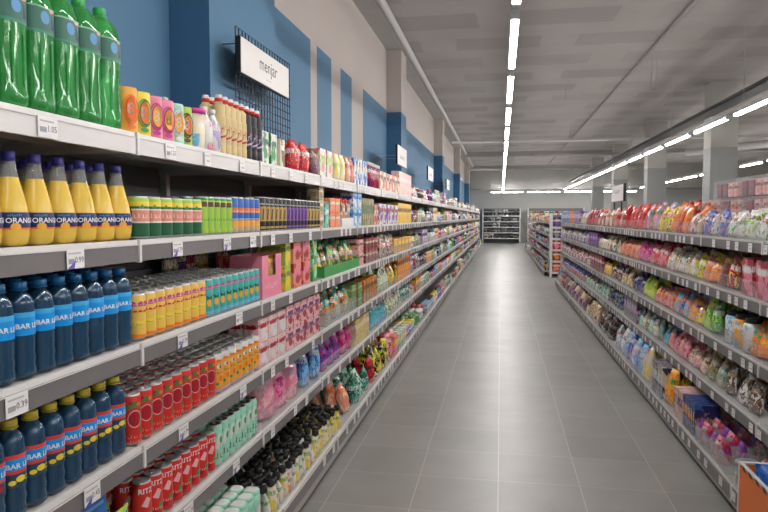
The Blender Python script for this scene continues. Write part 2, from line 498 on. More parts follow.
pipe('sprinkler_pipe', [(1.2, 25.5, 3.8), (13.9, 24.8, 3.8)], .05, M_bulk, 'dark pipe slanting across the ceiling behind the pale cross pipe', hang=[(4, 25.3, 3.8)])
pipe('sprinkler_pipe', [(-1.5, 31, 3.7), (6, 31, 3.7)], .06, M_bulk, 'dark pipe across the ceiling closest to the back wall', hang=[(-.5, 31, 3.7), (3, 31, 3.7)])
pipe('duct_pipe', [(13.8, 10.5, 3.55), (5.8, 22.5, 3.55)], .11, M_pipew, 'thick pale duct crossing behind the grey columns', 'duct')
for i, (x, y) in enumerate([(2.6, 12.5), (1.2, 13.2)]):
    b = MB().tube([(x, y, 3.75), (x, y, Z_C)], .006, M_pipe, 5)
    if i == 0: b.tube([(x+.08, y, 3.75), (x+.08, y, Z_C)], .006, M_pipe, 5); b.tube([(x, y, 3.75), (x+.08, y, 3.75)], .006, M_pipe, 5)
    tag(link('hanging_rod', b.done('hanging_rod')), ['thin paired metal rod hanging free from the ceiling', 'single thin rod hanging free from the ceiling'][i], 'rod')

# ================================================================== SHELVING
LZ = [1.748, 1.429, 1.115, .798, .507, .155]
RZ = [1.377, 1.075, .763, .456, .133]
LA, LB = 1.075, .978        # lip plane of upper shelves / base shelf, left
RA, RB = 1.285, 1.176
PITCH = 1.02
LY0 = 1.824 - 2*PITCH       # bay joints
RY0 = Yof(762, RA, 1.05) - 3*PITCH
ORD = ['top', 'second', 'third', 'fourth', 'fifth', 'bottom']
ORDR = ['top', 'second', 'third', 'fourth', 'bottom']

def bay_meshes(sgn, zs, a, ab, depth=.47):
    """meshes of one bay, origin at its near end on the floor at x=0; sgn -1 left, +1 right"""
    out = []
    w = PITCH
    for i, z in enumerate(zs):
        base = i == len(zs)-1
        A = ab if base else a
        D = a + depth - A
        s = MB()
        x0, x1 = sorted((sgn*(A+.004), sgn*(A+D)))
        s.box(x0, x1, .004, w-.004, z-.03, z, M_shelf)
        xa, xb = sorted((sgn*(A-.002), sgn*(A+.012)))
        s.box(xa, xb, .001, w-.001, z-(.012 if sgn < 0 else .009), z+(.003 if sgn < 0 else .001), M_white if sgn < 0 else M_shelf, .002)
        # stiffening ribs and brackets below
        if not base:
            for yy in (.012, w-.036):
                s.box(x0, x1, yy, yy+.02, z-.055, z-.03, M_white)
            s.box(sgn*(A+.2)-.015, sgn*(A+.2)+.015, .05, w-.05, z-.045, z-.03, M_shelf)
        r = MB()
        xr0, xr1 = sorted((sgn*(A-.006), sgn*(A+.004)))
        mr = M_railtop if (i == 0 and sgn < 0) else M_rail  # left top rail is paler: its lit glare is put into the colour
        lo = -.062 if not base else -.075
        r.box(xr0, xr1, .008, w-.008, z+lo, z-(.012 if sgn < 0 else .009), mr, .001)
        xs0, xs1 = sorted((sgn*(A-.0085), sgn*(A-.004)))
        if sgn < 0: r.box(xs0, xs1, .008, w-.008, z-.0135, z-.0115, M_railtop)
        cl = MB()
        xc0, xc1 = sorted((sgn*(A-.011), sgn*(A+.003)))
        cl.box(xc0, xc1, -.006, .006, z+lo-.004, z+.004, M_white, .002)
        out.append((s.done('shelf'), r.done('price_rail'), cl.done('joint_clip')))
    xb0, xb1 = sorted((sgn*(a+depth+.002), sgn*(a+depth+.02)))
    top = zs[0] + (.29 if sgn < 0 else .1)
    bp = MB(); bp.box(xb0, xb1, .0, w, .1, zs[0], M_dark); bp.box(xb0, xb1, .0, w, zs[0], top, M_white)
    for zz in (.35, .66, .97, 1.27): 
        xx = xb1 if sgn < 0 else xb0
        bp.box(min(xx, xx-sgn*.003), max(xx, xx-sgn*.003), .0, w, zz, zz+.004, M_black)
    up = MB(); xx0, xx1 = sorted((sgn*(a+depth-.03), sgn*(a+depth+.03)))
    up.box(xx0, xx1, -.016, .016, 0.0, top+.01, M_white, .003)
    k = MB(); xk0, xk1 = sorted((sgn*(ab+.03), sgn*(ab+.045)))
    k.box(xk0, xk1, 0, w, 0, zs[-1]-.05, M_black)
    xk0, xk1 = sorted((sgn*(ab-.001), sgn*(ab+.03)))
    k.box(xk0, xk1, 0, w, .032, zs[-1]-.078, M_kick, .004)
    return out, bp.done('back_panel'), up.done('upright'), k.done('kick_panel')

def bay(sgn, meshes, y, label, group=None, x=0.):
    sh, bp, up, k = meshes
    e = bpy.data.objects.new('shelving_bay', None); COL.objects.link(e); e.location = (x, y, 0)
    tag(e, label, 'shelving bay', group)
    for s, r, c in sh:
        so = link('shelf', s, e); link('price_rail', r, so); link('joint_clip', c, so)
    link('back_panel', bp, e); link('upright', up, e); link('kick_panel', k, e)
    return e
mL = bay_meshes(-1, LZ, LA, LB); mR = bay_meshes(1, RZ, RA, RB)
for i in range(0, 34):
    y = LY0 + i*PITCH
    near = {1: 'grey metal shelving bay on the left, holding the large green bottles',
            2: 'left shelving bay behind the banana drink cans and melon cans',
            3: 'left shelving bay under the menjar sign, with pink and white boxes',}
    bay(-1, mL, y, near.get(i, 'grey metal shelving bay in the left run farther down the aisle' if i > 3 else 'grey shelving bay at the near end of the left run beside the camera'),
        None if i in near or i == 0 else 'left shelving bays down the aisle')
NR = 14
for i in range(0, NR):
    y = RY0 + i*PITCH
    bay(1, mR, y, 'right shelving bay at the picture edge beside the orange bin' if i == 2 else ('right shelving bay nearest the camera, before the orange bin' if i < 2 else 'grey metal shelving bay in the right sweets run'),
        'right shelving bays before the bin' if i < 2 else (None if i == 2 else 'right shelving bays of the sweets run'))
RY1 = RY0 + NR*PITCH
N2 = 14; R2Y = 17.2
for i in range(N2):
    bay(1, mR, R2Y + i*PITCH, 'grey metal shelving bay in the far right run past the cross aisle', 'shelving bays of the far right run', -.085)

# ================================================================== TAGS ON THE RAILS
def tag_mesh(w, h, price, corner, sgn):
    b = MB(); b.box(-w/2, w/2, -.0008, .0, 0, h, M_tag)
    if price: b.art(txt(price, h*.42, w*.2, h*.3), M_ink, y=-.001, off=.0004)
    if price: b.art(rect(-w*.42, -w*.08, h*.25, h*.5), mat('faded barcode', (.35,.35,.4), .6), y=-.001, off=.0004)
    else: b.art(rect(-w*.2, w*.3, h*.3, h*.45), mat('faint print', (.5,.48,.5), .6), y=-.001, off=.0004)
    b.art(rect(-w*.42, w*.3, h*.74, h*.82), mat('faint print', (.5,.48,.5), .6), y=-.001, off=.0004)
    if corner: b.art([[(-w*.5, 0), (-w*.1, 0), (-w*.02, h*.42)]], M_inkblue, y=-.001, off=.0006)
    return b.done('price_tag')
TM = {k: tag_mesh(.07, .05, k, c, 1) for k, c in [('0.39', False), ('0.45', True), ('0.99', True), ('1.05', False), ('0.79', True), ('1.25', False)]}
TS = tag_mesh(.054, .047, '', False, 1)
TAGS = []      # (distance, x, y, z, rz, mesh, label)
def put_tag(sgn, lv, y, key=None, label=None, run=0):
    zs = LZ if sgn < 0 else RZ
    A = (LB if sgn < 0 else RB) if lv == len(zs)-1 else (LA if sgn < 0 else RA)
    TAGS.append((math.hypot(A, y) , sgn*(A-.0095) - (.085 if run else 0), y, zs[lv]-.06, sgn, key, label, lv, run))
NEARTAG = [(0, 44, '1.05', 'large green bottles'), (1, 72, '0.99', 'orange soda bottles'), (1, 175, '0.79', 'red label beer cans'), (1, 225, '0.79', 'lime cans'),
  (1, 251, '1.25', 'blue and orange cans'), (2, 13, '0.39', 'blue water bottles'), (2, 180, '0.79', 'banana cans'), (2, 237, '1.25', 'pineapple cans'), (3, 89, '0.45', 'lemon water bottles'),
  (3, 181, '0.79', 'red fruit cans'), (3, 241, '0.45', 'amber fruit cans'), (4, 186, '0.39', 'red cola cans'), (4, 234, '0.79', 'teal cans'), (0, 168, '1.25', 'canisters'),
  (0, 205, '', 'cream tubs'), (0, 240, '', 'dressing bottles')]
for lv, px, k, d in NEARTAG:
    put_tag(-1, lv, Yof(px, -LA, LZ[lv]-.02), k, 'white price tag %son the rail under the %s' % ('reading %s ' % k if k else '', d))
rg = random.Random(3)
for lv in range(6):
    y = Yof(262 if lv < 5 else 300, -LA, LZ[lv])+.12
    while y < 32:
        put_tag(-1, lv, y); y += rg.choice((.13, .17, .22, .3)) * (1 if y > 3.9 else 1.6)
for lv in range(5):
    y = 1.2
    while y < RY1-.1:
        put_tag(1, lv, y); y += rg.choice((.11, .14, .2, .26))
    y = R2Y + .1
    while y < 31:
        put_tag(1, lv, y, run=1); y += .25
TAGS.sort(key=lambda t: t[0])
def clash(t, kept):
    for u in kept:
        if u[4] == t[4] and u[7] == t[7] and abs(u[2]-t[2]) < .075: return True
    return False
kept = []; far = MB(); nfar = 0
for t in sorted(TAGS, key=lambda t: (t[6] is None, t[0])):
    if t[0] < 9 and clash(t, kept): continue
    # keep off the joint clips
    base = LY0 if t[4] < 0 else RY0
    ph = (t[2]-base) % PITCH
    if t[6] is None and min(ph, PITCH-ph) < .035: continue
    kept.append(t)
kept.sort(key=lambda t: t[0])
tmc = 0
for t in kept:
    _, x, y, z, sgn, key, label, lv, run = t
    rz = pi/2 if sgn < 0 else -pi/2
    if tmc < 290:
        tmc += 1
        me = TM[key] if key else TS
        if t[0] < 3.6 and not key: me = TM[rg.choice(['0.45', '1.05', '1.25', '0.79'])] if False else TS
        o = link('price_tag', me, None, (x, y, z), rz)
        side, od = ('left', ORD[lv]) if sgn < 0 else ('right', ORDR[lv])
        if label: tag(o, label, 'price tag')
        else: tag(o, 'small white price tag in the grey rail of the %s %s shelf' % (side, od), 'price tag', 'small tags on the %s %s shelf' % (side, od))
    else:
        h = .045
        far.box(*sorted((x, x - sgn*.0015)), y-.021, y+.021, z, z+h, M_tag)
o = link('price_tags', far.done('price_tags')); o.name = 'distant_price_tag'
tag(o, 'white price tags on the distant shelf rails, too many and small to count', 'price tag', None, 'stuff')

# ================================================================== PRODUCTS
M_can = mat('can aluminium', (.62,.62,.61), .3, metal=.55)
M_candark = mat('black can end', (.05,.05,.052), .3, metal=.7)
M_foil = mat('crimped foil edge', (.55,.54,.53), .3, metal=.5)
M_petblue = mat('blue water bottle plastic', (.028,.1,.2), .1, trans=.4, spec=.9)
M_petgreen = mat('bright green bottle plastic', (.07,.55,.13), .08, trans=.6, spec=.7)
M_petclear = mat('clear bottle neck', (.4,.42,.42), .1, alpha=.45)
M_juice = mat('orange soda', (.8,.55,.09), .2, var=.06)
M_capblue = mat('blue screw cap', (.01,.17,.42), .35)
M_capviolet = mat('deep violet blue cap', (.04,.04,.33), .35)
M_capyellow = mat('yellow screw cap', (.62,.5,.04), .35)
M_capred = mat('red screw cap', (.5,.02,.02), .35)
M_capgreen = mat('green screw cap', (.02,.36,.07), .35)
M_water = mat('cyan label', (.0,.3,.75), .4)
M_lemdark = mat('dark printed label', (.02,.06,.1), .4)
M_redlab = mat('red label border', (.7,.06,.06), .4)
M_wtext = mat('white lettering', (.85,.85,.85), .5)
M_navylab = mat('navy label', (.015,.02,.12), .4)

def cap_me(r, h, m, ribs=True):
    b = MB(); b.lathe([(r*.97, 0, m), (r, .002, m), (r, h-.002, m), (r*.9, h, m)], 14)
    b.lathe([(r*1.08, -.004, m), (r*1.08, -.001, m)], 14)
    return b.done('cap')

PR = {}
def can(key, r, h, bands, art, dark=False):
    """bands: [(z fraction, colour)...]; lid as part"""
    b = MB(); prof = [(r*.78, 0, M_can), (r*.97, .006, M_can)]
    prof[1] = (r*.97, .006, P(bands[0][1])); 
    for (f0, c0), (f1, c1) in zip(bands, bands[1:]+[(1, None)]):
        if f0 > 0: prof.append((r, f0*h, P(c0)))
        else: prof.append((r, .012, P(c0)))
    prof += [(r, h-.009, P(bands[-1][1])), (r*.92, h-.002, M_can), (r*.92, h, M_can)]
    b.lathe(prof, 16)
    for polys, m in art: b.art(polys, m, r)
    lid = MB(); ml = M_candark if dark else M_can
    lid.lathe([(r*.92, 0, M_can), (r*.92, .0025, M_can), (r*.82, .0025, ml), (r*.78, -.002+.003, ml)], 16)
    lid.box(-r*.2, r*.2, -r*.05, r*.5, .0012, .0035, M_can)
    PR[key] = Proto('drink_can', b.done('drink_can'), 'drink can', [('can_lid', lid.done('can_lid'), (0, 0, h))])
    PR[key].w = 2*r
R2 = .0265
PH = 0.
def rep(polys, r, n=2):   # repeat a motif around the body
    o = []
    for k in range(n):
        du = 2*pi*r*(k/n) + r*PH; o += [[(u+du, v) for u, v in p] for p in polys]
    return o
zig = lambda r, v, t, n=9: [[(2*pi*r*(i+.5*(1)) / n - pi*r - pi*r/n*.9, v), (2*pi*r*(i+.5)/n - pi*r + pi*r/n*.9, v), (2*pi*r*(i+.5)/n - pi*r + pi*r/n*.6, v+t*(1 if i % 2 else 1.3)), (2*pi*r*(i+.5)/n - pi*r - pi*r/n*.6, v+t*(1.3 if i % 2 else 1))] for i in range(n)]
def words(r, v, size, s, n):
    return rep(txt(s, size, 0, v), r, n)
can('banana', R2, .134, [(0, 'banana')], [
    (rep(rect(-.04, .04, .008, .018, 4), R2, 2), P('orange')),
    (zig(R2, .1, .012), P('magenta')), (rep(scrib(R2*1.5, 0.0060, 0, .103, 3), R2, 2), P('white')), (zig(R2, .083, .005, 11), P('red')),
    (rep(crescent(-.002, .07, .021, 195, 325, .0085), R2, 3), P('yellow')), (rep(crescent(-.002, .0635, .018, 210, 310, .0012), R2, 3), P('olive'))])
can('pineapple', R2, .134, [(0, 'teal')], [
    (zig(R2, .1, .011), P('magenta')), (rep(scrib(R2*1.5, 0.0060, 0, .102, 3), R2, 2), P('white')), (rep(ell(0, .05, .0095, .014), R2, 3), P('amber')),
    (rep([[(-.008, .062), (.008, .062), (.012, .078), (0, .07), (-.012, .078)]], R2, 3), P('dark green')),
    (rep(rect(-.02, .02, .008, .02, 3), R2, 2), P('sky blue'))])
R3 = .029
can('melon', R3, .146, [(0, 'red')], [
    (rep(ring(0, .078, .019, .0022, 0, 360, 22, 1.2), R3, 2), P('pale pink')), (rep(ell(0, .078, .018, .022), R3, 2), P('crimson')),
    (rep([[(.02, .05), (.036, .06), (.04, .1), (.03, .115), (.022, .1)], [(-.024, .1), (-.014, .112), (-.02, .128), (-.034, .12)]], R3, 2), mat('leaf print', (.12,.2,.06), .4)),
    (rep([[(-.016, .108), (.0, .112), (.016, .106), (.01, .128), (-.008, .131)], [(.018, .03), (.03, .036), (.024, .052), (.014, .048)]], R3, 2), mat('leaf print', (.12,.2,.06), .4)), (rep(ell(.012, .12, .007, .006), R3, 2), P('orange')), (rep(ell(-.012, .124, .006, .005), R3, 2), P('crimson')), (rep(scrib(R3*1.5, 0.0097, 0, .022, 3), R3, 2), P('salmon')), (rep(scrib(R3*1.5, 0.0083, 0, .008, 3), R3, 2), P('salmon'))])
can('amberfruit', R3, .146, [(0, 'amber'), (.86, 'white')], [
    (rep(ell(0, .1, .01, .008), R3, 3), P('white')), (rep(ell(.004, .1, .004, .006), R3, 3), P('navy')), (zig(R3, .118, .008, 7), P('orange')),
    (rep(ell(.008, .055, .009, .011), R3, 3), P('orange')), (rep(ell(-.008, .035, .006, .006), R3, 3), P('green')), (rep(scrib(R3*1.5, 0.0090, 0, .074, 3), R3, 2), P('navy')), (rep(rect(-.02, .02, .006, .015, 3), R3, 2), P('lilac'))])
can('redcola', R3, .142, [(0, 'red')], [
    (words(R3, .112, .022, 'RITZ', 2), P('white')), (rep(scrib(R3*1.5, 0.0090, 0, .035, 3), R3, 2), P('white')),
    (rep([[(-.014, .075), (.004, .068), (.016, .092), (.002, .102)]], R3, 2), P('pale pink')), (rep(ell(.012, .045, .007, .012), R3, 2), P('green')), (rep(ell(-.012, .03, .012, .012), R3, 2), P('crimson'))])
can('tealcan', R2, .155, [(0, 'mint')], [
    (rep(scrib(R2*1.5, 0.0225, 0, .03, 3), R2, 2), P('dark green')), (rep([[(-.016, .07), (.0, .065), (.014, .115), (.002, .13)]], R2, 2), P('white')), (rep(ell(.012, .1, .008, .014), R2, 2), P('green')), (rep(ell(-.014, .12, .006, .01), R2, 2), P('teal'))], dark=True)
RB_ = .033
can('beer', RB_, .122, [(0, 'dark green'), (.78, 'yellow'), (.9, 'lime')], [
    (rep([[(-.03, .05), (.03, .05), (.03, .084), (-.03, .084)]], RB_, 2), P('salmon')), (rep(rect(-.032, .032, .046, .051, 4), RB_, 2), P('white')), (rep(rect(-.032, .032, .083, .088, 4), RB_, 2), P('white')), (rep(scrib(RB_*1.5, 0.0150, 0, .06, 3), RB_, 2), P('white')), (rep([[(-.012, .09), (.006, .09), (.0, .102)]], RB_, 3), P('green'))])
can('lime', R2, .134, [(0, 'lime'), (.92, 'green')], [(rep(rect(-.013, .013, .1, .118, 3), R2, 2), P('brown')), (rep(rect(.016, .03, .02, .11, 2), R2, 2), P('green')), (rep(scrib(R2*1.5, 0.0105, 0, .05, 3), R2, 2), P('green'))])
can('bluecan', R2, .14, [(0, 'beige'), (.18, 'amber'), (.36, 'blue'), (.58, 'orange'), (.72, 'blue')], [(rep(scrib(R2*1.5, 0.0090, 0, .083, 3), R2, 2), P('white')), (rep(rect(-.016, .016, .054, .057, 3), R2, 2), P('white'))])
for nm, c in (('golden', 'gold'), ('purple', 'violet')):
    can('energy ' + nm, R2, .15, [(0, 'black')], [(rep([[(-.017, .045), (.017, .045), (.019, .11), (-.019, .11)]], R2, 3), P(c)), (rep(scrib(.026, .008, 0, .118, 1), R2, 3), P('white')),
        (rep([[(-.005, .055), (.002, .05), (.007, .1), (0, .1)]], R2, 3), P('black')), (rep(rect(-.012, .012, .012, .022, 2), R2, 2), P(c))])

# --- bottles
def water(key, labelbands, text_z, capm, art=()):
    r, H = .0315, .232
    b = MB()
    prof = [(r*.7, 0, M_petblue), (r*.98, .008, M_petblue), (r, .02, M_petblue), (r*.93, .035, M_petblue), (r, .05, M_petblue), (r*.93, .065, M_petblue), (r*.985, .075, M_petblue), (r*.985, .105, M_petblue),
            (r*.985, .16, M_petblue), (r, .168, M_petblue), (r*.95, .176, M_petblue), (r*.97, .181, M_petblue), (r*.74, .197, M_petblue), (r*.5, .206, M_petblue), (r*.44, .209, M_petblue), (r*.44, .219, M_petblue)]
    b.lathe(prof, 20, lobe=.1)
    lb = MB(); lp = [(r*1.0, z, m) for z, m in labelbands]
    lb.lathe(lp, 20, close=False)
    lb.art(rep(txt('BAR LE DUC', .0165, .0275, text_z), r, 2), M_wtext, r, .0008)
    for polys, m in art: lb.art(polys, m, r, .0008)
    PR[key] = Proto('water_bottle', b.done('water_bottle'), 'bottle', [('label_band', lb.done('label_band'), (0,0,0)), ('screw_cap', cap_me(.0168, .017, capm), (0,0,.215))])
M_lab2 = mat('lighter label edge', (.05,.42,.8), .4)
water('still', [(.105, M_water), (.112, M_water), (.148, M_lab2), (.158, M_lab2), (.16, M_water)], .122, M_capblue)
lem = [(rep(ell(.012, .095, .011, .008), .0315, 2), P('yellow')), (rep(ell(-.006, .088, .008, .006), .0315, 2), P('yellow')), (rep(rect(.022, .034, .088, .091), .0315, 2), P('lime')), (rep(rect(.022, .034, .096, .099), .0315, 2), P('lime'))]
lb_ = [(.076, M_lemdark), (.108, M_redlab), (.116, M_water), (.143, M_redlab), (.152, M_redlab), (.153, M_redlab)]
water('lemon', lb_, .121, M_capyellow, lem)
water('lemonred', lb_, .121, M_capred, [(rep(ell(.012, .095, .011, .008), .0315, 2), P('crimson'))])

def orange_bottle():
    b = MB(); J = M_juice
    prof = [(.027, 0, J), (.036, .007, J), (.039, .025, J), (.0395, .045, J), (.0375, .075, J), (.032, .105, J), (.025, .135, J), (.0195, .157, M_petclear), (.0165, .175, M_petclear), (.0145, .19, M_petclear), (.0125, .2, M_petclear), (.0125, .208, M_petclear)]
    b.lathe(prof, 30, lobe=.22)
    r = .0392
    l = MB(); l.lathe([(r+.0006, .038, P('orange')), (r+.0014, .042, M_navylab), (r+.0012, .052, M_navylab), (r-.0004, .072, M_navylab), (r-.0012, .077, M_navylab)], 24, close=False)
    for k in (0, 1):
        sh = pi*r*k
        l.art([[(u+sh, v) for u, v in p] for p in ell(.0, .044, .011, .009)], P('amber'), r+.0014, .0004)
        l.art([[(u+sh, v) for u, v in p] for p in txt('ORANGINA', .0165, .0235, .053)], M_wtext, r+.0012, .0012)
        l.art([[(u+sh, v) for u, v in p] for p in scrib(.03, .005, 0, .068, 2)], M_lab2, r+.0008, .001)
    PR['orange'] = Proto('soda_bottle', b.done('soda_bottle'), 'bottle', [('label_band', l.done('label_band'), (0,0,0)), ('screw_cap', cap_me(.0145, .018, M_capviolet), (0,0,.198))])
orange_bottle()

def green_bottle():
    b = MB(); G = M_petgreen; r = .0445
    b.lathe([(r*.82, 0, G), (r*.98, .01, G), (r, .03, G), (r*.94, .06, G), (r*.94, .16, G), (r*1.0, .182, G), (r*1.0, .25, G), (r*.8, .285, G), (r*.5, .303, G), (r*.33, .308, G), (r*.33, .318, G)], 24, sq=3.4)
    # moulded side panels
    for a in range(4):
        m = Matrix.Rotation(a*pi/2, 3, 'Z')
        for x in (-.018, .018):
            v = [m @ Vector(p) for p in ((x-.004, -r*.985, .05), (x+.004, -r*.985, .05), (x+.004, -r*.985, .165), (x-.004, -r*.985, .165))]
            b.quad(v, G)
    l = MB(); l.lathe([(r*1.012, .185, mat('green bottle label', (.02,.22,.12), .35)), (r*1.012, .192, mat('dark leafy label', (.02,.13,.09), .35)), (r*1.012, .243, mat('silver print', (.2,.4,.25), .35)), (r*1.012, .247, G)], 24, sq=3.4, close=False)
    for a in range(4):
        m = Matrix.Rotation(a*pi/2, 3, 'Z')
        for polys, mm in ((ell(-.006, .222, .015, .015), mat('blue label spot', (.06,.25,.5), .4)), ([[(.012, .198), (.022, .198), (.017, .236)]], M_lemdark), (ell(.016, .24, .007, .003), P('salmon'))):
            for p in polys: l.quad([m @ Vector((u, -r*1.02, v)) for u, v in p], mm)
    PR['big green'] = Proto('large_bottle', b.done('large_bottle'), 'bottle', [('label_band', l.done('label_band'), (0,0,0)), ('screw_cap', cap_me(.017, .022, M_capgreen), (0,0,.311))])
green_bottle()

def canister(key, c1, c2, c3):
    b = MB(); r = .033
    b.lathe([(r*.96, 0, P(c1)), (r, .004, P(c1)), (r, .03, P(c1)), (r, .125, P(c1)), (r*.98, .135, P(c2)), (r*.93, .137, P(c2))], 20, sy=.7)
    for k in (0, 1):
        for polys, m in ((ring(0, .07, .022, .003, 0, 360, 18, 1.8), P(c2)), (ell(0, .07, .019, .036), P(c3)), (txt('8', .05, 0, .055), P('white')), (ell(.0, .018, .014, .007), P(c2))):
            b.art([[(u*1.05+k*pi*r, v) for u, v in p] for p in polys], m, r*.97, .001) if False else \
            b.art([[(u, v) for u, v in p] for p in polys], m, y=-r*.7-.0006+.0002*k)
        b.art(ring(0, .07, .018, .003, 0, 360, 16, 1.9), P(c2), r, -.0)
    PR[key] = Proto('oval_canister', b.done('oval_canister'), 'canister', [])
    PR[key].w = .066
canister('can8 orange', 'amber', 'orange', 'orange'); canister('can8 yellow', 'yellow', 'green', 'orange'); canister('can8 pink', 'pink', 'magenta', 'amber')
canister('can8 mint', 'mint', 'white', 'amber'); canister('can8 dark', 'lime', 'brown', 'orange')

def dressing(key, body, stripe):
    b = MB(); r = .026; m = P(body)
    prof = [(r*.9, 0, m), (r, .006, m), (r, .04, m), (r*.93, .046, m), (r, .052, m), (r, .15, m)]
    for k in range(4): prof += [(r*.9, .155+k*.011, m), (r*.95, .16+k*.011, m)]
    prof += [(r*.7, .2, m), (r*.45, .21, m)]
    b.lathe(prof, 16)
    l = MB(); l.lathe([(r+.0007, .056, P(body)), (r+.0007, .145, P(body))], 18, close=False)
    l.art(rep(scrib(.05, .03, 0, .085, 4, 5, .5), r, 2), P(stripe), r+.0007, .0008)
    l.art(rep([[(-.03, .062), (.03, .08), (.03, .07), (-.03, .056)]], r, 1), P(stripe), r+.0007, .0004)
    c = MB(); c.lathe([(.015, 0, P('red')), (.0165, .003, P('red')), (.0165, .014, P('white')), (.014, .016, P('white')), (.013, .026, P('white')), (.011, .028, P('white'))], 14)
    PR[key] = Proto('dressing_bottle', b.done('dressing_bottle'), 'bottle', [('label_band', l.done('label_band'), (0,0,0)), ('flip_cap', c.done('flip_cap'), (0,0,.208))])
dressing('dressing', 'custard', 'crimson'); dressing('dark dressing', 'black', 'lilac')

# --- generic generators (each returns a Proto; w = footprint along the shelf)
def box_p(w, d, h, c1, c2, c3, seed=0, text=None):
    k = ('box', w, d, h, c1, c2, c3, seed)
    if k in PR: return PR[k]
    b = MB(); m = pack(c1, c2, c3, seed, 2.6, .42)
    b.box(-w/2, w/2, -d/2, d/2, 0, h, m, min(w, d, h)*.03)
    # lid flap line and a printed panel, so that the carton reads as folded card
    b.art(rect(-w*.34, w*.34, h*.6, h*.76), P(c3), y=-d/2-.0004)
    b.art(ell(0, h*.32, w*.26, min(h*.18, w*.3)), P(c2), y=-d/2-.0004)
    b.art(rect(-d*.34, d*.34, h*.6, h*.76), P(c3), y=-w/2-.0004, side='left')
    b.art(rect(-w*.48, w*.48, -d*.01, d*.01), P(c2), side='top', z0=h)
    PR[k] = Proto('carton', b.done('carton'), 'carton'); PR[k].w = w; PR[k].d = d; return PR[k]
def bag_p(w, d, h, c1, c2, c3, seed=0, flat=True, coarse=False):
    k = ('bag', w, d, h, c1, c2, c3, seed, flat)
    if k in PR: return PR[k]
    n = 5 if coarse else 8
    b = MB(); b.pouch(w, d*1.15, h, pack(c1, c2, c3, seed, 6.4, .2), P(c1), seed, n, n+1, flatbase=flat)
    PR[k] = Proto('snack_bag', b.done('snack_bag'), 'bag'); PR[k].w = w; PR[k].d = d; return PR[k]
def jar_p(r, h, c1, c2, capc, seed=0):
    k = ('jar', r, h, c1, c2, capc, seed)
    if k in PR: return PR[k]
    b = MB(); m = pack(c1, c2, 'white', seed, 2.6, .3)
    b.lathe([(r*.85, 0, m), (r, .006, m), (r, h*.78, m), (r*.8, h*.86, m)], 14)
    c = MB(); c.lathe([(r*.84, 0, P(capc)), (r*.84, h*.13, P(capc)), (r*.76, h*.14, P(capc))], 14)
    PR[k] = Proto('jar', b.done('jar'), 'jar', [('jar_lid', c.done('jar_lid'), (0, 0, h*.85))]); PR[k].w = 2*r; PR[k].d = 2*r; return PR[k]
def bot_p(r, h, c1, c2, capc, seed=0):
    k = ('bot', r, h, c1, c2, capc, seed)
    if k in PR: return PR[k]
    b = MB(); m = pack(c1, c2, 'white', seed, 2.2, .25)
    b.lathe([(r*.8, 0, m), (r, .008, m), (r, h*.5, m), (r*.9, h*.62, m), (r*.55, h*.76, m), (r*.36, h*.84, m), (r*.36, h*.9, m)], 14)
    c = MB(); c.lathe([(r*.42, 0, P(capc)), (r*.42, h*.12, P(capc)), (r*.36, h*.125, P(capc))], 12)
    PR[k] = Proto('bottle', b.done('bottle'), 'bottle', [('bottle_cap', c.done('bottle_cap'), (0, 0, h*.87))]); PR[k].w = 2*r; PR[k].d = 2*r; return PR[k]
def tub_p(r, h, c1, c2, capc, seed=0):
    k = ('tub', r, h, c1, c2, capc, seed)
    if k in PR: return PR[k]
    b = MB(); m = pack(c1, c2, 'white', seed, 2.2, .3)
    b.lathe([(r*.82, 0, m), (r*.85, .004, m), (r*.98, h*.86, m)], 16)
    c = MB(); c.lathe([(r*1.02, 0, P(capc)), (r*1.03, h*.1, P(capc)), (r*.95, h*.14, P(capc)), (r*.5, h*.13, P(capc))], 16)
    PR[k] = Proto('plastic_tub', b.done('plastic_tub'), 'tub', [('tub_lid', c.done('tub_lid'), (0, 0, h*.86))]); PR[k].w = 2*r; PR[k].d = 2*r; return PR[k]
def pot_p(c1, c2, seed):   # squeeze pouch with a black spout cap
    k = ('spout', c1, c2, seed)
    if k in PR: return PR[k]
    b = MB(); m = pack(c1, c2, 'green', seed, 3., .3); b.pouch(.058, .04, .12, m, P(c1), seed, 6, 6)
    c = MB(); c.lathe([(.0085, 0, M_black), (.0085, .006, M_black), (.019, .007, M_black), (.02, .03, M_black), (.016, .034, M_black)], 10)
    PR[k] = Proto('spout_pouch', b.done('spout_pouch'), 'pouch', [('spout_cap', c.done('spout_cap'), (0, 0, .114))]); PR[k].w = .06; return PR[k]
def tray_p(w, d, h, c, clear=False):
    k = ('tray', w, d, h, c, clear)
    if k in PR: return PR[k]
    m = M_clear2 if clear else P(c)
    b = MB(); t = .003
    b.box(-w/2, w/2, -d/2, d/2, 0, t, m); b.box(-w/2, w/2, -d/2, -d/2+t, t, h, m)
    b.box(-w/2, w/2, d/2-t, d/2, t, h*1.5, m); b.box(-w/2, -w/2+t, -d/2+t, d/2-t, t, h*1.1, m); b.box(w/2-t, w/2, -d/2+t, d/2-t, t, h*1.1, m)
    PR[k] = Proto('display_tray', b.done('display_tray'), 'tray'); PR[k].w = w; return PR[k]

def grow(f, *keys, zf=None):
    done_ = set()
    for k_ in keys:
        for o_ in [PR[k_].root] + PR[k_].parts:
            if o_.data.name not in done_:
                done_.add(o_.data.name); o_.data.transform(Matrix.Diagonal((f, f, zf or f, 1)))
            o_.location = o_.location * (zf or f)
grow(1.06, 'big green', zf=1.03); grow(1.06, 'still', 'lemon', 'lemonred', zf=.99); grow(1.05, 'orange', zf=1.02)
grow(1.06, 'banana', 'pineapple', 'melon', 'amberfruit', 'redcola', 'tealcan', 'lime', 'bluecan', 'beer', 'energy golden', 'energy purple')
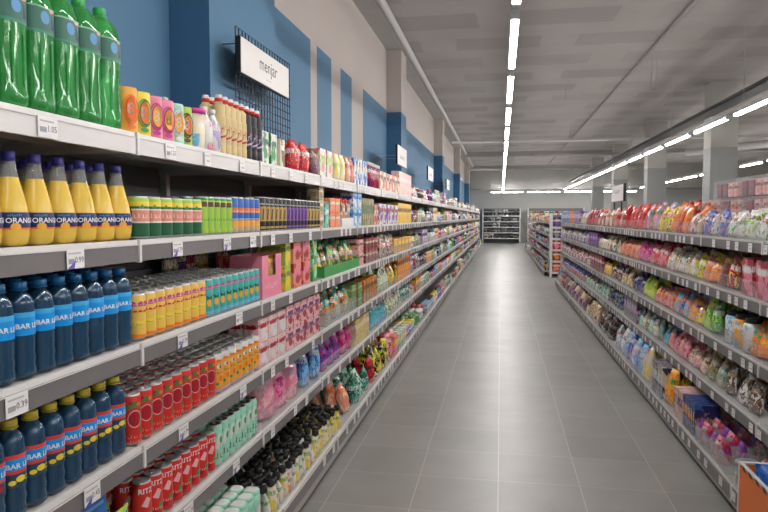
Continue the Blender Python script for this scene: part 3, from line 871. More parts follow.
# ------------------------------------------------------------------ laying out the facings
USED = {}
def uniq(label):
    n = len(label.split())
    assert 4 <= n <= 16, (n, label)
    return label

class Run:
    def __init__(s, sgn, zs, a, ab, name, ords):
        s.sgn, s.zs, s.a, s.ab, s.name, s.ords = sgn, zs, a, ab, name, ords
        s.rz = pi/2 if sgn < 0 else -pi/2
        s.jobs = {i: [] for i in range(len(zs))}
    def A(s, lv): return s.ab if lv == len(s.zs)-1 else s.a
    def Y(s, lv, px): return Yof(px, s.sgn*s.A(lv), s.zs[lv])
    def X(s, lv, depth): return s.sgn*(s.A(lv) + .009 + depth)
    def add(s, lv, y0, y1, protos, desc, short, w=None, rows=1, stack=1, hh=0., d=.06, tilt=0., turn=0., gap=.002, set_back=0., jit=0., tray=None, maxn=99, dz=0.):
        s.jobs[lv].append(dict(y0=y0, y1=y1, protos=protos, desc=desc, short=short, w=w, rows=rows, stack=stack, hh=hh, d=d, tilt=tilt, turn=turn, gap=gap, sb=set_back, jit=jit, tray=tray, maxn=maxn, dz=dz))
    def px(s, lv, p0, p1, *a, **k):
        dd = k.get('set_back', 0) + .014 + (min(k.get('d', .06)/2, .05) if k.get('turn') or 'bottle' in a[2] or 'bag' in a[1] else .008)
        y0, y1 = (Yof(q, s.sgn*(s.A(lv)+dd), s.zs[lv]+.05) for q in (p0, p1))
        s.add(lv, min(y0, y1), max(y0, y1), *a, **k)
    def build(s):
        for lv, jobs in s.jobs.items():
            jobs.sort(key=lambda j: j['y0'])
            for ji, j in enumerate(jobs):
                others = [q for q in jobs if q['short'] != j['short']]
                nb = jobs[ji-1] if ji else (jobs[1] if len(jobs) > 1 else None)
                where = '%s %s shelf' % (s.name, s.ords[lv])
                near = (' beside ' + nb['short']) if nb else ''
                n = max(1, int((j['y1']-j['y0']+.004) / (j['w']+j['gap'])))
                n = min(n, j['maxn'])
                step = (j['y1']-j['y0'])/n
                z = s.zs[lv] + .0035 + j['dz']
                if j['tray']:
                    tw = j['y1']-j['y0']-.006; c, clear, th = j['tray']
                    dd = j['d']*j['rows']+.03
                    tp = tray_p(round(tw, 3), round(dd, 3), th, c, clear)
                    t = tp.place((s.X(lv, dd/2), (j['y0']+j['y1'])/2, z), s.rz, uniq('%s holding %s, %s' % ('clear plastic display tray' if clear else c + ' cardboard display tray', j['short'], where)))
                    z += .0035
                r0 = random.Random(hash((lv, ji)) & 1023)
                seen = set()
                for row in range(j['rows']):
                    for st in range(j['stack']):
                        for i in range(n):
                            pr = j['protos'][(i + row*(2 if len(j['protos']) > 2 else 0) + (st if len(j['protos']) > 3 else 0)) % len(j['protos'])] if len(j['protos']) < 99 else r0.choice(j['protos'])
                            ja = j['jit']
                            yy = j['y0'] + step*(i+.5) + (r0.uniform(-1, 1)*min(step-j['w'], .01)*.4 if ja else 0)
                            dep = j['sb'] + j['d']*(row+.5) + (.017 if j['tray'] else .004) + row*.001
                            x = s.X(lv, dep); zz = z + st*j['hh']
                            tl = j['tilt']
                            if tl:
                                zz += .5*j['d']*abs(sin(tl))*.8
                            total = j['rows']*j['stack']*n
                            g = None
                            pos = ''
                            if j['rows'] > 1: pos = ' in front row' if row == 0 else ' behind front row'
                            lab = j['desc'] + pos + near + ', ' + where
                            if total > 1: g = j['desc'] + pos + ', ' + where
                            rx = tl + (r0.uniform(-.12, .1) if ja and tl else 0); ry = r0.uniform(-.17, .17) if ja and tl else 0
                            if row and 1 < j['rows'] < 5 and tl: zz += .012*row
                            nm = kind_of(j['desc'], pr.root.name.split('.')[0])
                            QUEUE.append(dict(pr=pr, loc=Vector((x, yy, zz)), rot=(rx, ry, s.rz + (j['turn'] if s.sgn < 0 else -j['turn']) + (r0.uniform(-1, 1)*ja)), label=uniq(lab), g=g, dist=math.hypot(x, yy), name=nm, seed=i+row+lv))

QUEUE = []
def kind_of(desc, base):
    if base == 'snack_bag':
        for k_, n_ in (('candy', 'candy_bag'), ('crisp', 'crisp_bag'), ('coffee', 'coffee_bag'), ('nut', 'nut_bag'), ('sweets', 'sweets_bag'), ('refill', 'refill_pouch'), ('biscuit', 'biscuit_packet'), ('wafer', 'wafer_packet'), ('muesli', 'muesli_bag'), ('pouch', 'food_pouch')):
            if k_ in desc: return n_
    if base == 'carton':
        for k_, n_ in (('tea', 'tea_box'), ('book', 'book'), ('cereal', 'cereal_box'), ('wafer', 'wafer_box'), ('carton', 'carton'), ('baby', 'baby_snack_box'), ('biscuit', 'biscuit_box')):
            if k_ in desc: return n_
        return 'box'
    return base
LIMIT = 290
def flush():
    from collections import defaultdict
    g = defaultdict(list)
    for q in QUEUE: g[q['name']].append(q)
    for nm, qs in g.items():
        qs.sort(key=lambda q: q['dist'] + (4 if ' behind ' in q['label'] else 0))
        for q in qs[:LIMIT]:
            o = q['pr'].place(q['loc'], q['rot'][2], q['label'], q['g'], 0, True)
            o.rotation_euler = q['rot']; o.name = nm
            if 'bag' in nm and q['rot'][1]:
                f_ = .88 + .2*((math.sin(q['loc'].y*91.7)+1)/2); o.scale = (min(f_, 1), f_, f_); o['category'] = nm.replace('_', ' ')
        rest = qs[LIMIT:]
        if rest:
            bm = bmesh.new(); mats_ = []
            for q in rest:
                for ob, off in [(q['pr'].root, Vector((0,0,0)))] + [(p_, p_.location) for p_ in q['pr'].parts]:
                    tmp = bmesh.new(); tmp.from_mesh(ob.data)
                    M = Matrix.LocRotScale(q['loc'], __import__('mathutils').Euler(q['rot']), None) @ Matrix.Translation(off)
                    zs_ = [v.co.z for v in tmp.verts]; z0_, z1_ = min(zs_), max(zs_)
                    cs = ob.data.materials[0].name.split() if ob.data.materials else []
                    cols = far_cols(ob.data.materials[0].name)
                    vm = [bm.verts.new(M @ v.co) for v in tmp.verts]
                    tmp.verts.index_update()
                    for f in tmp.faces:
                        try: nf = bm.faces.new([vm[v.index] for v in f.verts])
                        except ValueError: continue
                        if cols:
                            t_ = (f.calc_center_median().z - z0_)/max(z1_-z0_, .001)
                            m_ = P(cols[0] if t_ < .45 else (cols[2] if t_ < .6 else cols[1 if (q['seed'] % 2) else 0]))
                        else: m_ = ob.data.materials[f.material_index]
                        if m_ not in mats_: mats_.append(m_)
                        nf.material_index = mats_.index(m_); nf.smooth = f.smooth
                    tmp.free()
            me = bpy.data.meshes.new(nm); bm.to_mesh(me); bm.free()
            for m_ in mats_: me.materials.append(m_)
            o = link('distant_' + nm, me); tag(o, 'many distant %ss standing far down the aisle shelves' % nm.replace('_', ' ').replace('pouchs', 'pouches'), nm.replace('_', ' '), None, 'stuff')
            o['label'] = o['label'].replace('boxs', 'boxes').replace('pouchs', 'pouches')
        print(nm, len(qs))
def far_cols(n):
    if not n.startswith('pack '): return None
    body = n[5:].rsplit(' ', 2)[0]; out = []
    while body:
        for k_ in sorted(PAL, key=len, reverse=True):
            if body.startswith(k_): out.append(k_); body = body[len(k_):].strip(); break
        else: return None
    return out if len(out) == 3 else None
L = Run(-1, LZ, LA, LB, 'left', ORD)
R = Run(1, RZ, RA, RB, 'right', ORDR)
Rf = Run(1, RZ, RA-.085, RB-.085, 'far right', ORDR)
T = -.6   # turn of prints towards the near end of the aisle
near0 = 1.02
# ---- left top shelf
yg = Yof(111.5, -(LA+.06), LZ[0]+.1)
L.add(0, yg-.0965*6, yg, [PR['big green']], 'large squared green bottle', 'large green bottles', w=.0945, rows=2, d=.097)
y = L.Y(0, 120)
seq = [('can8 orange', 'amber oval canister'), ('can8 yellow', 'yellow green oval canister'), ('can8 pink', 'pink oval canister'), ('can8 mint', 'mint oval canister'), ('can8 dark', 'lime brown oval canister')]
px = [119, 134, 146, 170, 179, 187]
for (k, d), a, b_ in zip(seq, px, px[1:]):
    L.px(0, a, b_, [PR[k]], d, d.split(' oval')[0] + ' canisters', w=.058, rows=1, d=.05, turn=T*.8)
L.px(0, 158, 178, [box_p(.2, .1, .17, 'dark green', 'green', 'white', 1)], 'dark green box behind canisters', 'dark green box', w=.15, rows=1, d=.1, set_back=.12)
L.px(0, 188, 200, [tub_p(.042, .15, 'cream', 'sky blue', 'magenta', 2)], 'cream tub with magenta lid', 'cream tub', w=.08, rows=1, d=.085, turn=T)
L.px(0, 200, 216, [bot_p(.032, .17, 'white', 'pink', 'white', 3), bot_p(.032, .17, 'white', 'lilac', 'white', 4)], 'white pink printed yogurt bottle', 'white yogurt bottles', w=.055, rows=2, d=.066, turn=T)
L.px(0, 216, 243, [PR['dressing']], 'cream dressing bottle, red collar', 'cream dressing bottles', w=.05, rows=2, d=.054, turn=T)
L.px(0, 243, 259, [PR['dark dressing']], 'dark plum dressing bottle', 'dark dressing bottles', w=.05, rows=2, d=.054, turn=T)
L.px(0, 260, 277, [box_p(.085, .06, .15, 'white', 'green', 'dark green', 1)], 'white carton with green top', 'green topped cartons', w=.085, rows=2, d=.066)
L.px(0, 277, 286, [box_p(.07, .06, .14, 'cream', 'brown', 'white', 2)], 'cream brown carton', 'cream carton', w=.07, rows=1, d=.066)
L.px(0, 287, 307, [bag_p(.13, .07, .17, 'red', 'crimson', 'white', 1)], 'red coffee bag with crest', 'red coffee bags', w=.13, rows=2, d=.08)
L.px(0, 307, 317, [bag_p(.13, .07, .16, 'brown', 'plum', 'beige', 2)], 'dark brown coffee bag', 'brown coffee bag', w=.13, rows=2, d=.08)
L.px(0, 318, 332, [box_p(.14, .1, .17, 'white', 'salmon', 'lime', 3)], 'white box with salmon pictures', 'white boxes', w=.14, rows=1, d=.1)
L.px(0, 332, 343, [bag_p(.14, .06, .19, 'cream', 'yellow', 'lime', 3)], 'cream yellow muesli bag', 'muesli bags', w=.13, rows=2, d=.07)
L.px(0, 343, 353, [bag_p(.14, .06, .19, 'salmon', 'beige', 'crimson', 4)], 'salmon red muesli bag', 'salmon bags', w=.13, rows=2, d=.07)
L.px(0, 353.5, 367, [box_p(.09, .06, .2, 'white', 'blue', 'cream', 4)], 'tall white box, blue print', 'tall white boxes', w=.09, rows=2, d=.07)
L.px(0, 367, 379, [bot_p(.03, .22, 'crimson', 'plum', 'white', 5)], 'red bottle with white cap', 'red bottles', w=.062, rows=2, d=.066)
L.px(0, 379, 399, [box_p(.16, .1, .17, 'salmon', 'cream', 'brown', 5), box_p(.16, .1, .17, 'cream', 'salmon', 'brown', 6)], 'cream salmon biscuit box', 'biscuit boxes', w=.16, rows=1, d=.1)
L.px(0, 379, 396, [bot_p(.03, .21, 'black', 'navy', 'white', 6)], 'black bottle behind biscuit boxes', 'black bottles', w=.07, rows=1, d=.06, set_back=.13)
L.px(0, 399, 411, [box_p(.12, .09, .25, 'pale pink', 'cream', 'white', 7)], 'tall pale pink box', 'tall pink boxes', w=.12, rows=1, d=.1)
# ---- left second shelf
yo = Yof(125.5, -(LA+.055), LZ[1]+.05)
L.add(1, yo-.0875*8, yo, [PR['orange']], 'orange soda bottle, violet cap', 'orange soda bottles', w=.084, rows=3, d=.086, turn=T)
L.px(1, 131, 196.5, [PR['beer']], 'green beer can, red label', 'green beer cans', w=.07, rows=3, d=.0705, turn=T)
L.px(1, 197, 228, [PR['lime']], 'slim lime drink can', 'lime cans', w=.0563, rows=3, d=.0568, turn=T, gap=.0005)
L.px(1, 228, 256, [PR['bluecan']], 'slim blue orange can', 'blue orange cans', w=.0563, rows=3, d=.0568, turn=T, gap=.0005)
L.px(1, 257, 283, [PR['energy golden']], 'black gold energy can', 'black gold cans', w=.0563, rows=2, d=.0568, turn=T, gap=.0005)
L.px(1, 283.5, 304, [PR['energy purple']], 'black purple energy can', 'black purple cans', w=.0563, rows=2, d=.0568, turn=T, gap=.0005)
L.px(1, 304.5, 317, [PR['energy golden']], 'golden black energy can', 'golden black cans', w=.0563, rows=2, d=.0568, turn=T, gap=.0005)
L.px(1, 318, 324, [box_p(.1, .08, .085, 'beige', 'olive', 'cream', 1)], 'beige olive tea box', 'stacked tea boxes', w=.1, rows=1, d=.09, stack=3, hh=.0865)
L.px(1, 324, 329, [box_p(.09, .08, .15, 'teal', 'mint', 'white', 1)], 'narrow teal carton', 'teal carton', w=.09, rows=1, d=.09)
L.px(1, 329, 339, [box_p(.13, .1, .095, 'orange', 'salmon', 'cream', 1)], 'orange porridge box', 'orange boxes', w=.13, rows=1, d=.1, stack=2, hh=.0965)
L.px(1, 340, 352, [jar_p(.035, .19, 'beige', 'salmon', 'red', 2), jar_p(.035, .2, 'brown', 'beige', 'red', 3)], 'beige jar with red lid', 'red lidded jars', w=.072, rows=2, d=.08, tray=('white', False, .06))
L.px(1, 352, 361, [box_p(.14, .1, .125, 'sky blue', 'white', 'blue', 2)], 'pale blue white box', 'blue white boxes', w=.14, rows=1, d=.1, stack=2, hh=.1265)
L.px(1, 361.5, 373, [box_p(.075, .06, .22, 'olive', 'beige', 'dark green', 3)], 'tall olive green carton', 'olive cartons', w=.075, rows=2, d=.066)
L.px(1, 373.5, 378, [box_p(.1, .06, .17, 'salmon', 'brown', 'cream', 3)], 'narrow salmon carton', 'salmon carton', w=.1, rows=1, d=.066)
L.px(1, 378, 397, [box_p(.2, .1, .19, 'white', 'violet', 'crimson', 8)], 'white box, violet red top', 'violet topped boxes', w=.2, rows=1, d=.1)
L.px(1, 397.5, 411, [box_p(.1, .08, .22, 'yellow', 'amber', 'brown', 4)], 'bright yellow cereal box', 'yellow boxes', w=.1, rows=2, d=.09)
# ---- left third shelf
yw = Yof(126.8, -(LA+.047), LZ[2]+.05)
L.add(2, yw-.0695*9, yw, [PR['still']], 'blue water bottle, cyan label', 'blue water bottles', w=.067, rows=5, d=.069, turn=T)
L.px(2, 131, 201.5, [PR['banana']], 'slim yellow banana can', 'banana cans', w=.0563, rows=6, d=.0568, turn=T, gap=.0003)
L.px(2, 202, 255.5, [PR['pineapple']], 'slim teal pineapple can', 'pineapple cans', w=.0563, rows=6, d=.0568, turn=T, gap=.0003)
for k, (a, b_, c1, c2, nm) in enumerate([(170, 178, 'olive', 'dark green', 'olive'), (178, 187, 'navy', 'plum', 'navy'), (187, 194, 'crimson', 'plum', 'crimson'), (194, 214, 'olive', 'yellow', 'yellow olive'), (214, 236, 'crimson', 'salmon', 'rosy red'), (236, 254, 'teal', 'sky blue', 'blue teal')]):
    L.px(2, a, b_, [bag_p(.16, .045, .27, c1, c2, 'cream', 10+k)], '%s pouch behind cans' % nm, nm + ' pouches', w=.15, rows=1, d=.05, set_back=.36, tilt=0)
pc = MB(); w_, d_, h_ = .27, .16, .2; pk = P('pink')
pc.box(-w_/2, w_/2, -d_/2, d_/2, 0, .003, pk); pc.box(-w_/2, w_/2, d_/2-.003, d_/2, .003, h_, pk)
pc.box(-w_/2, -w_/2+.003, -d_/2+.003, d_/2-.003, .003, h_, pk); pc.box(w_/2-.003, w_/2, -d_/2+.003, d_/2-.003, .003, h_, pk)
pc.box(-w_/2, -w_*.2, -d_/2, -d_/2+.003, .003, h_, pk); pc.box(w_*.2, w_/2, -d_/2, -d_/2+.003, .003, h_, pk); pc.box(-w_*.2, w_*.2, -d_/2, -d_/2+.003, .003, h_*.5, pk)
pc.art(scrib(.18, .03, 0, .04, 2), P('pale pink'), y=-d_/2-.0003)
PR['pinkcase'] = Proto('display_case', pc.done('display_case'), 'display case')
L.px(2, 256.5, 283, [PR['pinkcase']], 'open pink case with notched front', 'pink case', w=.25, rows=1, d=.16)
L.px(2, 265, 274, [bag_p(.09, .05, .19, 'yellow', 'cream', 'pink', 2)], 'yellow bag in the pink case', 'yellow bag', w=.09, rows=1, d=.05, set_back=.02, dz=.004)
L.px(2, 283.5, 291.5, [box_p(.085, .16, .13, 'lime', 'yellow', 'olive', 1)], 'lime yellow sweet box', 'lime boxes', w=.08, rows=1, d=.17, stack=2, hh=.131)
L.px(2, 292, 310.5, [box_p(.14, .16, .13, 'salmon', 'crimson', 'pink', 9)], 'salmon red speckled box', 'speckled red boxes', w=.13, rows=1, d=.17, stack=2, hh=.131)
L.px(2, 311, 317.5, [box_p(.09, .16, .13, 'green', 'mint', 'lime', 9)], 'light green sweet box', 'light green boxes', w=.09, rows=1, d=.17, stack=2, hh=.131)
L.px(2, 319, 355, [bag_p(.105, .05, .19, 'green', 'amber', 'lilac', 3), bag_p(.105, .05, .19, 'dark green', 'orange', 'cream', 4)], 'green sweets bag', 'green sweets bags', w=.11, rows=3, d=.06, tray=('green', False, .065), tilt=-.1, jit=.12)
L.px(2, 356, 364, [box_p(.18, .12, .1, 'pale pink', 'salmon', 'brown', 4)], 'pale pink wafer box', 'pink wafer boxes', w=.17, rows=1, d=.12, stack=2, hh=.102)
L.px(2, 364.5, 377, [box_p(.11, .12, .1, 'crimson', 'brown', 'cream', 5)], 'red brown wafer box', 'red wafer boxes', w=.11, rows=1, d=.12, stack=2, hh=.102)
L.px(2, 378, 393, [bag_p(.15, .06, .2, 'beige', 'navy', 'salmon', 6)], 'beige navy snack bag', 'beige navy bags', w=.15, rows=3, d=.07, tilt=-.15, jit=.1)
L.px(2, 393.5, 411, [box_p(.24, .15, .15, 'amber', 'beige', 'yellow', 6)], 'amber topped beige case', 'amber cases', w=.24, rows=1, d=.16)
# ---- left fourth shelf
yl = Yof(120.8, -(LA+.047), LZ[3]+.05)
L.add(3, yl-.0695*8, yl-.0695*7, [PR['lemonred']], 'water bottle with red cap', 'red capped bottle', w=.0655, rows=1, d=.066, turn=T)
L.add(3, yl-.0695*7, yl, [PR['lemon']], 'lemon water bottle, yellow cap', 'lemon water bottles', w=.067, rows=5, d=.069, turn=T)
L.px(3, 124.5, 211, [PR['melon']], 'red melon juice can', 'red melon cans', w=.0616, rows=6, d=.062, turn=T, gap=.0005)
L.px(3, 211.5, 255, [PR['amberfruit']], 'amber fruit juice can', 'amber fruit cans', w=.0616, rows=6, d=.062, turn=T, gap=.0005)
L.px(3, 257, 285, [box_p(.125, .07, .11, 'pale pink', 'white', 'crimson', 2)], 'pink white baby snack box', 'pink snack boxes', w=.12, rows=2, d=.075, stack=2, hh=.115)
L.px(3, 285.5, 319, [box_p(.12, .07, .115, 'pale pink', 'crimson', 'plum', 3)], 'pink plum baby snack box', 'plum snack boxes', w=.12, rows=2, d=.075, stack=2, hh=.117)
L.px(3, 320.5, 349, [bag_p(.12, .05, .17, 'dark green', 'orange', 'white', 5), bag_p(.12, .05, .17, 'teal', 'amber', 'orange', 6)], 'dark green orange bag', 'dark green bags', w=.12, rows=3, d=.06, tray=('grey', True, .1), tilt=-.12, jit=.12)
L.px(3, 349.5, 362, [box_p(.15, .1, .09, 'olive', 'green', 'beige', 4)], 'olive green tea carton', 'olive tea cartons', w=.15, rows=1, d=.1, stack=2, hh=.092)
L.px(3, 362.5, 376, [box_p(.1, .1, .18, 'orange', 'olive', 'brown', 5)], 'olive orange carton', 'olive orange cartons', w=.1, rows=1, d=.1)
L.px(3, 376.5, 388, [bag_p(.13, .05, .23, 'white', 'lime', 'black', 5)], 'white lime snack bag', 'white lime bags', w=.13, rows=3, d=.06, tilt=-.1, jit=.1)
L.px(3, 388.5, 397, [bag_p(.15, .05, .2, 'amber', 'green', 'brown', 5)], 'amber green snack bag', 'amber green bags', w=.14, rows=2, d=.06, tilt=-.1, jit=.1)
L.px(3, 397.5, 410, [box_p(.17, .07, .27, 'orange', 'amber', 'brown', 8)], 'tall bright orange box', 'tall orange boxes', w=.15, rows=1, d=.08)
# ---- left fifth shelf
bk = MB(); bk.box(-.115, .115, -.02, .02, 0, .245, P('blue'), .002)
bk.art([[(-.02, .02), (.1, .02), (.11, .13), (.05, .1), (.02, .16)]], P('yellow'), y=-.0205); bk.art(ell(.02, .09, .03, .035), P('navy'), y=-.0212); bk.art(ell(-.06, .1, .03, .04), P('white'), y=-.0206)
bk.art(ell(-.06, .1, .02, .03), P('crimson'), y=-.0212); bk.art(rect(-.1, .1, .19, .2), P('sky blue'), y=-.0206)
PR['bluebook'] = Proto('carton', bk.done('carton'), 'carton')
L.add(4, L.Y(4, 114)-.24, L.Y(4, 114), [PR['bluebook']], 'blue carton with yellow shape', 'blue yellow carton', w=.23, rows=2, d=.045)
L.px(4, 115, 134, [bag_p(.11, .05, .115, 'lime', 'blue', 'yellow', 8)], 'small lime blue packet', 'lime blue packet', w=.105, rows=2, d=.06)
L.px(4, 136, 211, [PR['redcola']], 'red cola can, white print', 'red cola cans', w=.0616, rows=6, d=.062, turn=T, gap=.0005)
L.px(4, 211.5, 253, [PR['tealcan']], 'slim mint teal can', 'mint teal cans', w=.0563, rows=6, d=.0568, turn=T, gap=.0005)
L.px(4, 255.5, 297, [bag_p(.22, .14, .27, 'pink', 'pale pink', 'lilac', 1), bag_p(.22, .14, .25, 'pink', 'magenta', 'pale pink', 2)], 'plump pink candyfloss bag', 'plump pink bags', w=.2, rows=3, d=.14, tilt=-.06, jit=.08, maxn=4)
L.px(4, 298, 318, [bag_p(.15, .07, .22, 'sky blue', 'blue', 'white', 2)], 'blue white snack bag', 'blue white bags', w=.15, rows=3, d=.09, tilt=-.12, jit=.1)
L.px(4, 318.5, 338, [bag_p(.14, .07, .21, 'violet', 'magenta', 'navy', 3)], 'violet magenta snack bag', 'violet bags', w=.15, rows=3, d=.09, tilt=-.12, jit=.12)
L.px(4, 338.5, 354, [bag_p(.14, .07, .21, 'magenta', 'crimson', 'pink', 4)], 'magenta crimson snack bag', 'magenta bags', w=.15, rows=3, d=.09, tilt=-.12, jit=.12)
L.px(4, 354.5, 368, [box_p(.08, .1, .2, 'beige', 'yellow', 'cream', 5)], 'tall beige yellow packet', 'beige yellow packets', w=.08, rows=2, d=.1)
L.px(4, 368.5, 384, [bag_p(.13, .06, .19, 'sky blue', 'teal', 'green', 5)], 'sky blue teal bag', 'sky blue bags', w=.14, rows=3, d=.08, tilt=-.12, jit=.12)
L.px(4, 384.5, 399, [bag_p(.13, .06, .19, 'cream', 'green', 'white', 6)], 'cream green snack bag', 'cream green bags', w=.14, rows=3, d=.08, tilt=-.12, jit=.12)
# ---- left bottom shelf
def mint_bottle():
    b = MB(); m = P('mint')
    b.lathe([(.031, 0, m), (.033, .01, m), (.033, .16, m), (.0325, .18, m)], 16, sq=4)
    b.art(rect(-.022, .022, .05, .13), P('white'), y=-.0335); b.art(scrib(.035, .012, 0, .09, 1), P('dark green'), y=-.034); b.art(scrib(.035, .012, 0, .09, 1), P('dark green'), y=-.034, side='left')
    c = MB(); c.lathe([(.0325, 0, m), (.0325, .012, m), (.028, .018, P('white')), (.02, .0185, P('white'))], 16, sq=4)
    PR['mint'] = Proto('milk_drink_tub', b.done('milk_drink_tub'), 'drink tub', [('lid', c.done('lid'), (0, 0, .18))])
mint_bottle()
y6 = lambda p: L.Y(5, p)
L.add(5, 1.5, y6(265), [PR['mint']], 'mint milk drink tub', 'mint drink tubs', w=.067, rows=3, d=.069)
L.add(5, 1.5, y6(265), [PR['tealcan']], 'dark lidded mint can', 'dark lidded cans', w=.0563, rows=3, d=.0568, set_back=.225, turn=T)
sp = [pot_p('white', 'cream', 1), pot_p('cream', 'yellow', 2), pot_p('white', 'salmon', 3), pot_p('yellow', 'cream', 4), pot_p('cream', 'white', 5)]
L.px(5, 268, 318, sp[:3], 'white pouch with black spout', 'white spout pouches', w=.056, rows=9, d=.048, jit=.8, tilt=-.04, maxn=20)
L.px(5, 318.5, 340, sp[1:4:2], 'yellow pouch with black spout', 'yellow spout pouches', w=.056, rows=9, d=.048, jit=.8, tilt=-.04)
L.px(5, 340.5, 350, [bag_p(.16, .08, .22, 'salmon', 'cream', 'orange', 5)], 'salmon cream snack bag', 'salmon cream bags', w=.15, rows=4, d=.1, tilt=-.15, jit=.15)
L.px(5, 350.5, 366, [bag_p(.16, .08, .19, 'dark green', 'teal', 'white', 6), bag_p(.16, .08, .2, 'mint', 'dark green', 'white', 7)], 'crinkled green white bag', 'green white bags', w=.16, rows=4, d=.1, tilt=-.15, jit=.2)
L.px(5, 366.5, 372, [bag_p(.16, .08, .21, 'crimson', 'red', 'black', 7)], 'crimson black snack bag', 'crimson black bags', w=.14, rows=4, d=.1, tilt=-.15, jit=.15)
L.px(5, 372.5, 386, [bag_p(.17, .08, .22, 'black', 'yellow', 'lime', 8), bag_p(.16, .08, .21, 'yellow', 'olive', 'black', 9)], 'black yellow crisp bag', 'black yellow bags', w=.16, rows=4, d=.1, tilt=-.15, jit=.2)
L.px(5, 386.5, 395, [bag_p(.16, .08, .22, 'pink', 'crimson', 'white', 8)], 'pink crimson snack bag', 'pink crimson bags', w=.16, rows=4, d=.1, tilt=-.15, jit=.15)

# ---- fillers down the aisle
NAMES = list(PAL)
rf = random.Random(11)
seen_desc = {}
def filler(run, lv, ya, yb, cols, kinds=('bag', 'box', 'bag', 'jar', 'tub', 'bottle'), hmax=.24):
    y = ya
    while y < yb - .12:
        dist = y
        seg = rf.uniform(.28, .55) * (1 if dist < 9 else (1.35 if dist < 16 else 1.8))
        y1 = min(y+seg, yb)
        for _ in range(60):
            kd = rf.choice(kinds); c1 = rf.choice(cols); c2, c3 = rf.choice(NAMES), rf.choice(('white', 'cream', 'yellow', 'navy', 'crimson', 'black', 'white'))
            if c2 == c1: continue
            nm = {'bag': rf.choice(('snack bag', 'crisp bag', 'sweets bag', 'biscuit bag', 'refill bag')), 'box': 'box', 'jar': 'jar', 'tub': 'tub', 'bottle': 'bottle', 'flat': 'box'}[kd]  # filler bags are generic snack bags; the kind word is drawn at random
            desc = '%s %s %s' % (c1, c2, nm)
            if (run.name, lv, desc) not in seen_desc and c3 not in (c1, c2): break
        seen_desc[(run.name, lv, desc)] = 1
        sd = rf.randrange(1, 6)
        big = 1 if dist < 16 else 1.35
        h = rf.choice((.13, .16, .19, .22, .24)) if hmax >= .24 else rf.choice((.12, .15, .18, hmax))
        h = min(h, hmax)
        kw = {}
        short = '%s %s %s' % (c1, c2, {'bag': 'bags', 'box': 'boxes', 'jar': 'jars', 'tub': 'tubs', 'bottle': 'bottles', 'flat': 'boxes'}[kd])
        rows = 2 if dist < 9 else 1
        if kd == 'bag':
            w = round(rf.choice((.11, .14, .17))*big, 3)
            a = bag_p(w, .07, h, c1, c2, c3, sd, coarse=dist > 8); b2 = bag_p(w, .07, h, c1, c2, c3, sd+5, coarse=dist > 8)
            run.add(lv, y, y1, [a, b2], desc, short, w=w, rows=rows, d=.1, tilt=-.16, jit=.14)
        elif kd == 'box':
            w = round(rf.choice((.08, .11, .15, .2))*big, 3)
            run.add(lv, y, y1, [box_p(w, .1, h, c1, c2, c3, sd)], desc, short, w=w, rows=rows, d=.11, jit=.02)
        elif kd == 'jar':
            run.add(lv, y, y1, [jar_p(round(.038*big, 3), min(h, .16), c1, c2, c3, sd)], desc, short, w=.08*big, rows=rows, d=.085*big)
        elif kd == 'tub':
            run.add(lv, y, y1, [tub_p(round(.05*big, 3), min(h, .14), c1, c2, c3, sd)], desc, short, w=.105*big, rows=rows, d=.11*big)
        else:
            run.add(lv, y, y1, [bot_p(round(.033*big, 3), max(h, .19), c1, c2, c3, sd)], desc, short, w=.07*big, rows=rows, d=.075*big)
        y = y1 + .012
mute = ['white', 'white', 'grey', 'grey', 'black', 'white', 'cream', 'lilac', 'plum', 'crimson', 'grey', 'beige', 'violet', 'navy', 'pale pink', 'white', 'sky blue', 'green', 'magenta', 'white', 'black']
warm = ['crimson', 'salmon', 'cream', 'orange', 'white', 'beige', 'amber', 'violet', 'brown', 'pink', 'green', 'white', 'lilac']
L.last = [411.5, 411.5, 411.5, 410.5, 399.5, 395.5]
LEND = LY0 + 34*PITCH
for lv in range(6):
    filler(L, lv, L.Y(lv, L.last[lv])+.02, LEND-.1, mute if lv < 2 else mute+['orange', 'teal', 'red', 'amber', 'green'], hmax=.24 if lv not in (2, 4) else .2)

# ---- right run, near to far
def rp(lv, a, b, *ar, **k): R.px(lv, b, a, *ar, **k)
bagset = lambda cs, h=.2, w=.14, d=.06, s=1: [bag_p(w, d, h, c[0], c[1], c[2], s+i) for i, c in enumerate(cs)]
kb = dict(d=.09, rows=2, tilt=-.22, jit=.16)
yb0 = 1.35
R.add(0, yb0, R.Y(0, 770), bagset([('red', 'yellow', 'white'), ('green', 'red', 'white')], .19), 'red yellow candy bag', 'red yellow bags', w=.14, **kb)
rp(0, 728, 768, bagset([('white', 'green', 'crimson'), ('white', 'lime', 'brown'), ('white', 'beige', 'green')], .15, .12), 'white green wafer bag', 'white wafer bags', w=.12, **kb)
rp(0, 704, 727.5, bagset([('blue', 'salmon', 'white'), ('white', 'blue', 'salmon')], .15, .12), 'blue white candy bag', 'blue candy bags', w=.12, **kb)
rp(0, 689, 703.5, bagset([('beige', 'salmon', 'pale pink'), ('pale pink', 'brown', 'white')], .14, .12), 'beige pink sweets bag', 'beige sweets bags', w=.12, **kb)
rp(0, 672, 688.5, bagset([('orange', 'salmon', 'amber'), ('crimson', 'orange', 'beige')], .23, .13), 'bright orange candy bag', 'bright orange bags', w=.12, **kb)
rp(0, 659, 671.5, bagset([('yellow', 'brown', 'pink'), ('amber', 'green', 'crimson')], .215, .12), 'yellow brown candy bag', 'yellow brown bags', w=.12, **kb)
rp(0, 648, 658.5, bagset([('lilac', 'orange', 'green'), ('olive', 'pink', 'orange')], .22, .12), 'mixed colour candy bag', 'mixed candy bags', w=.12, **kb)
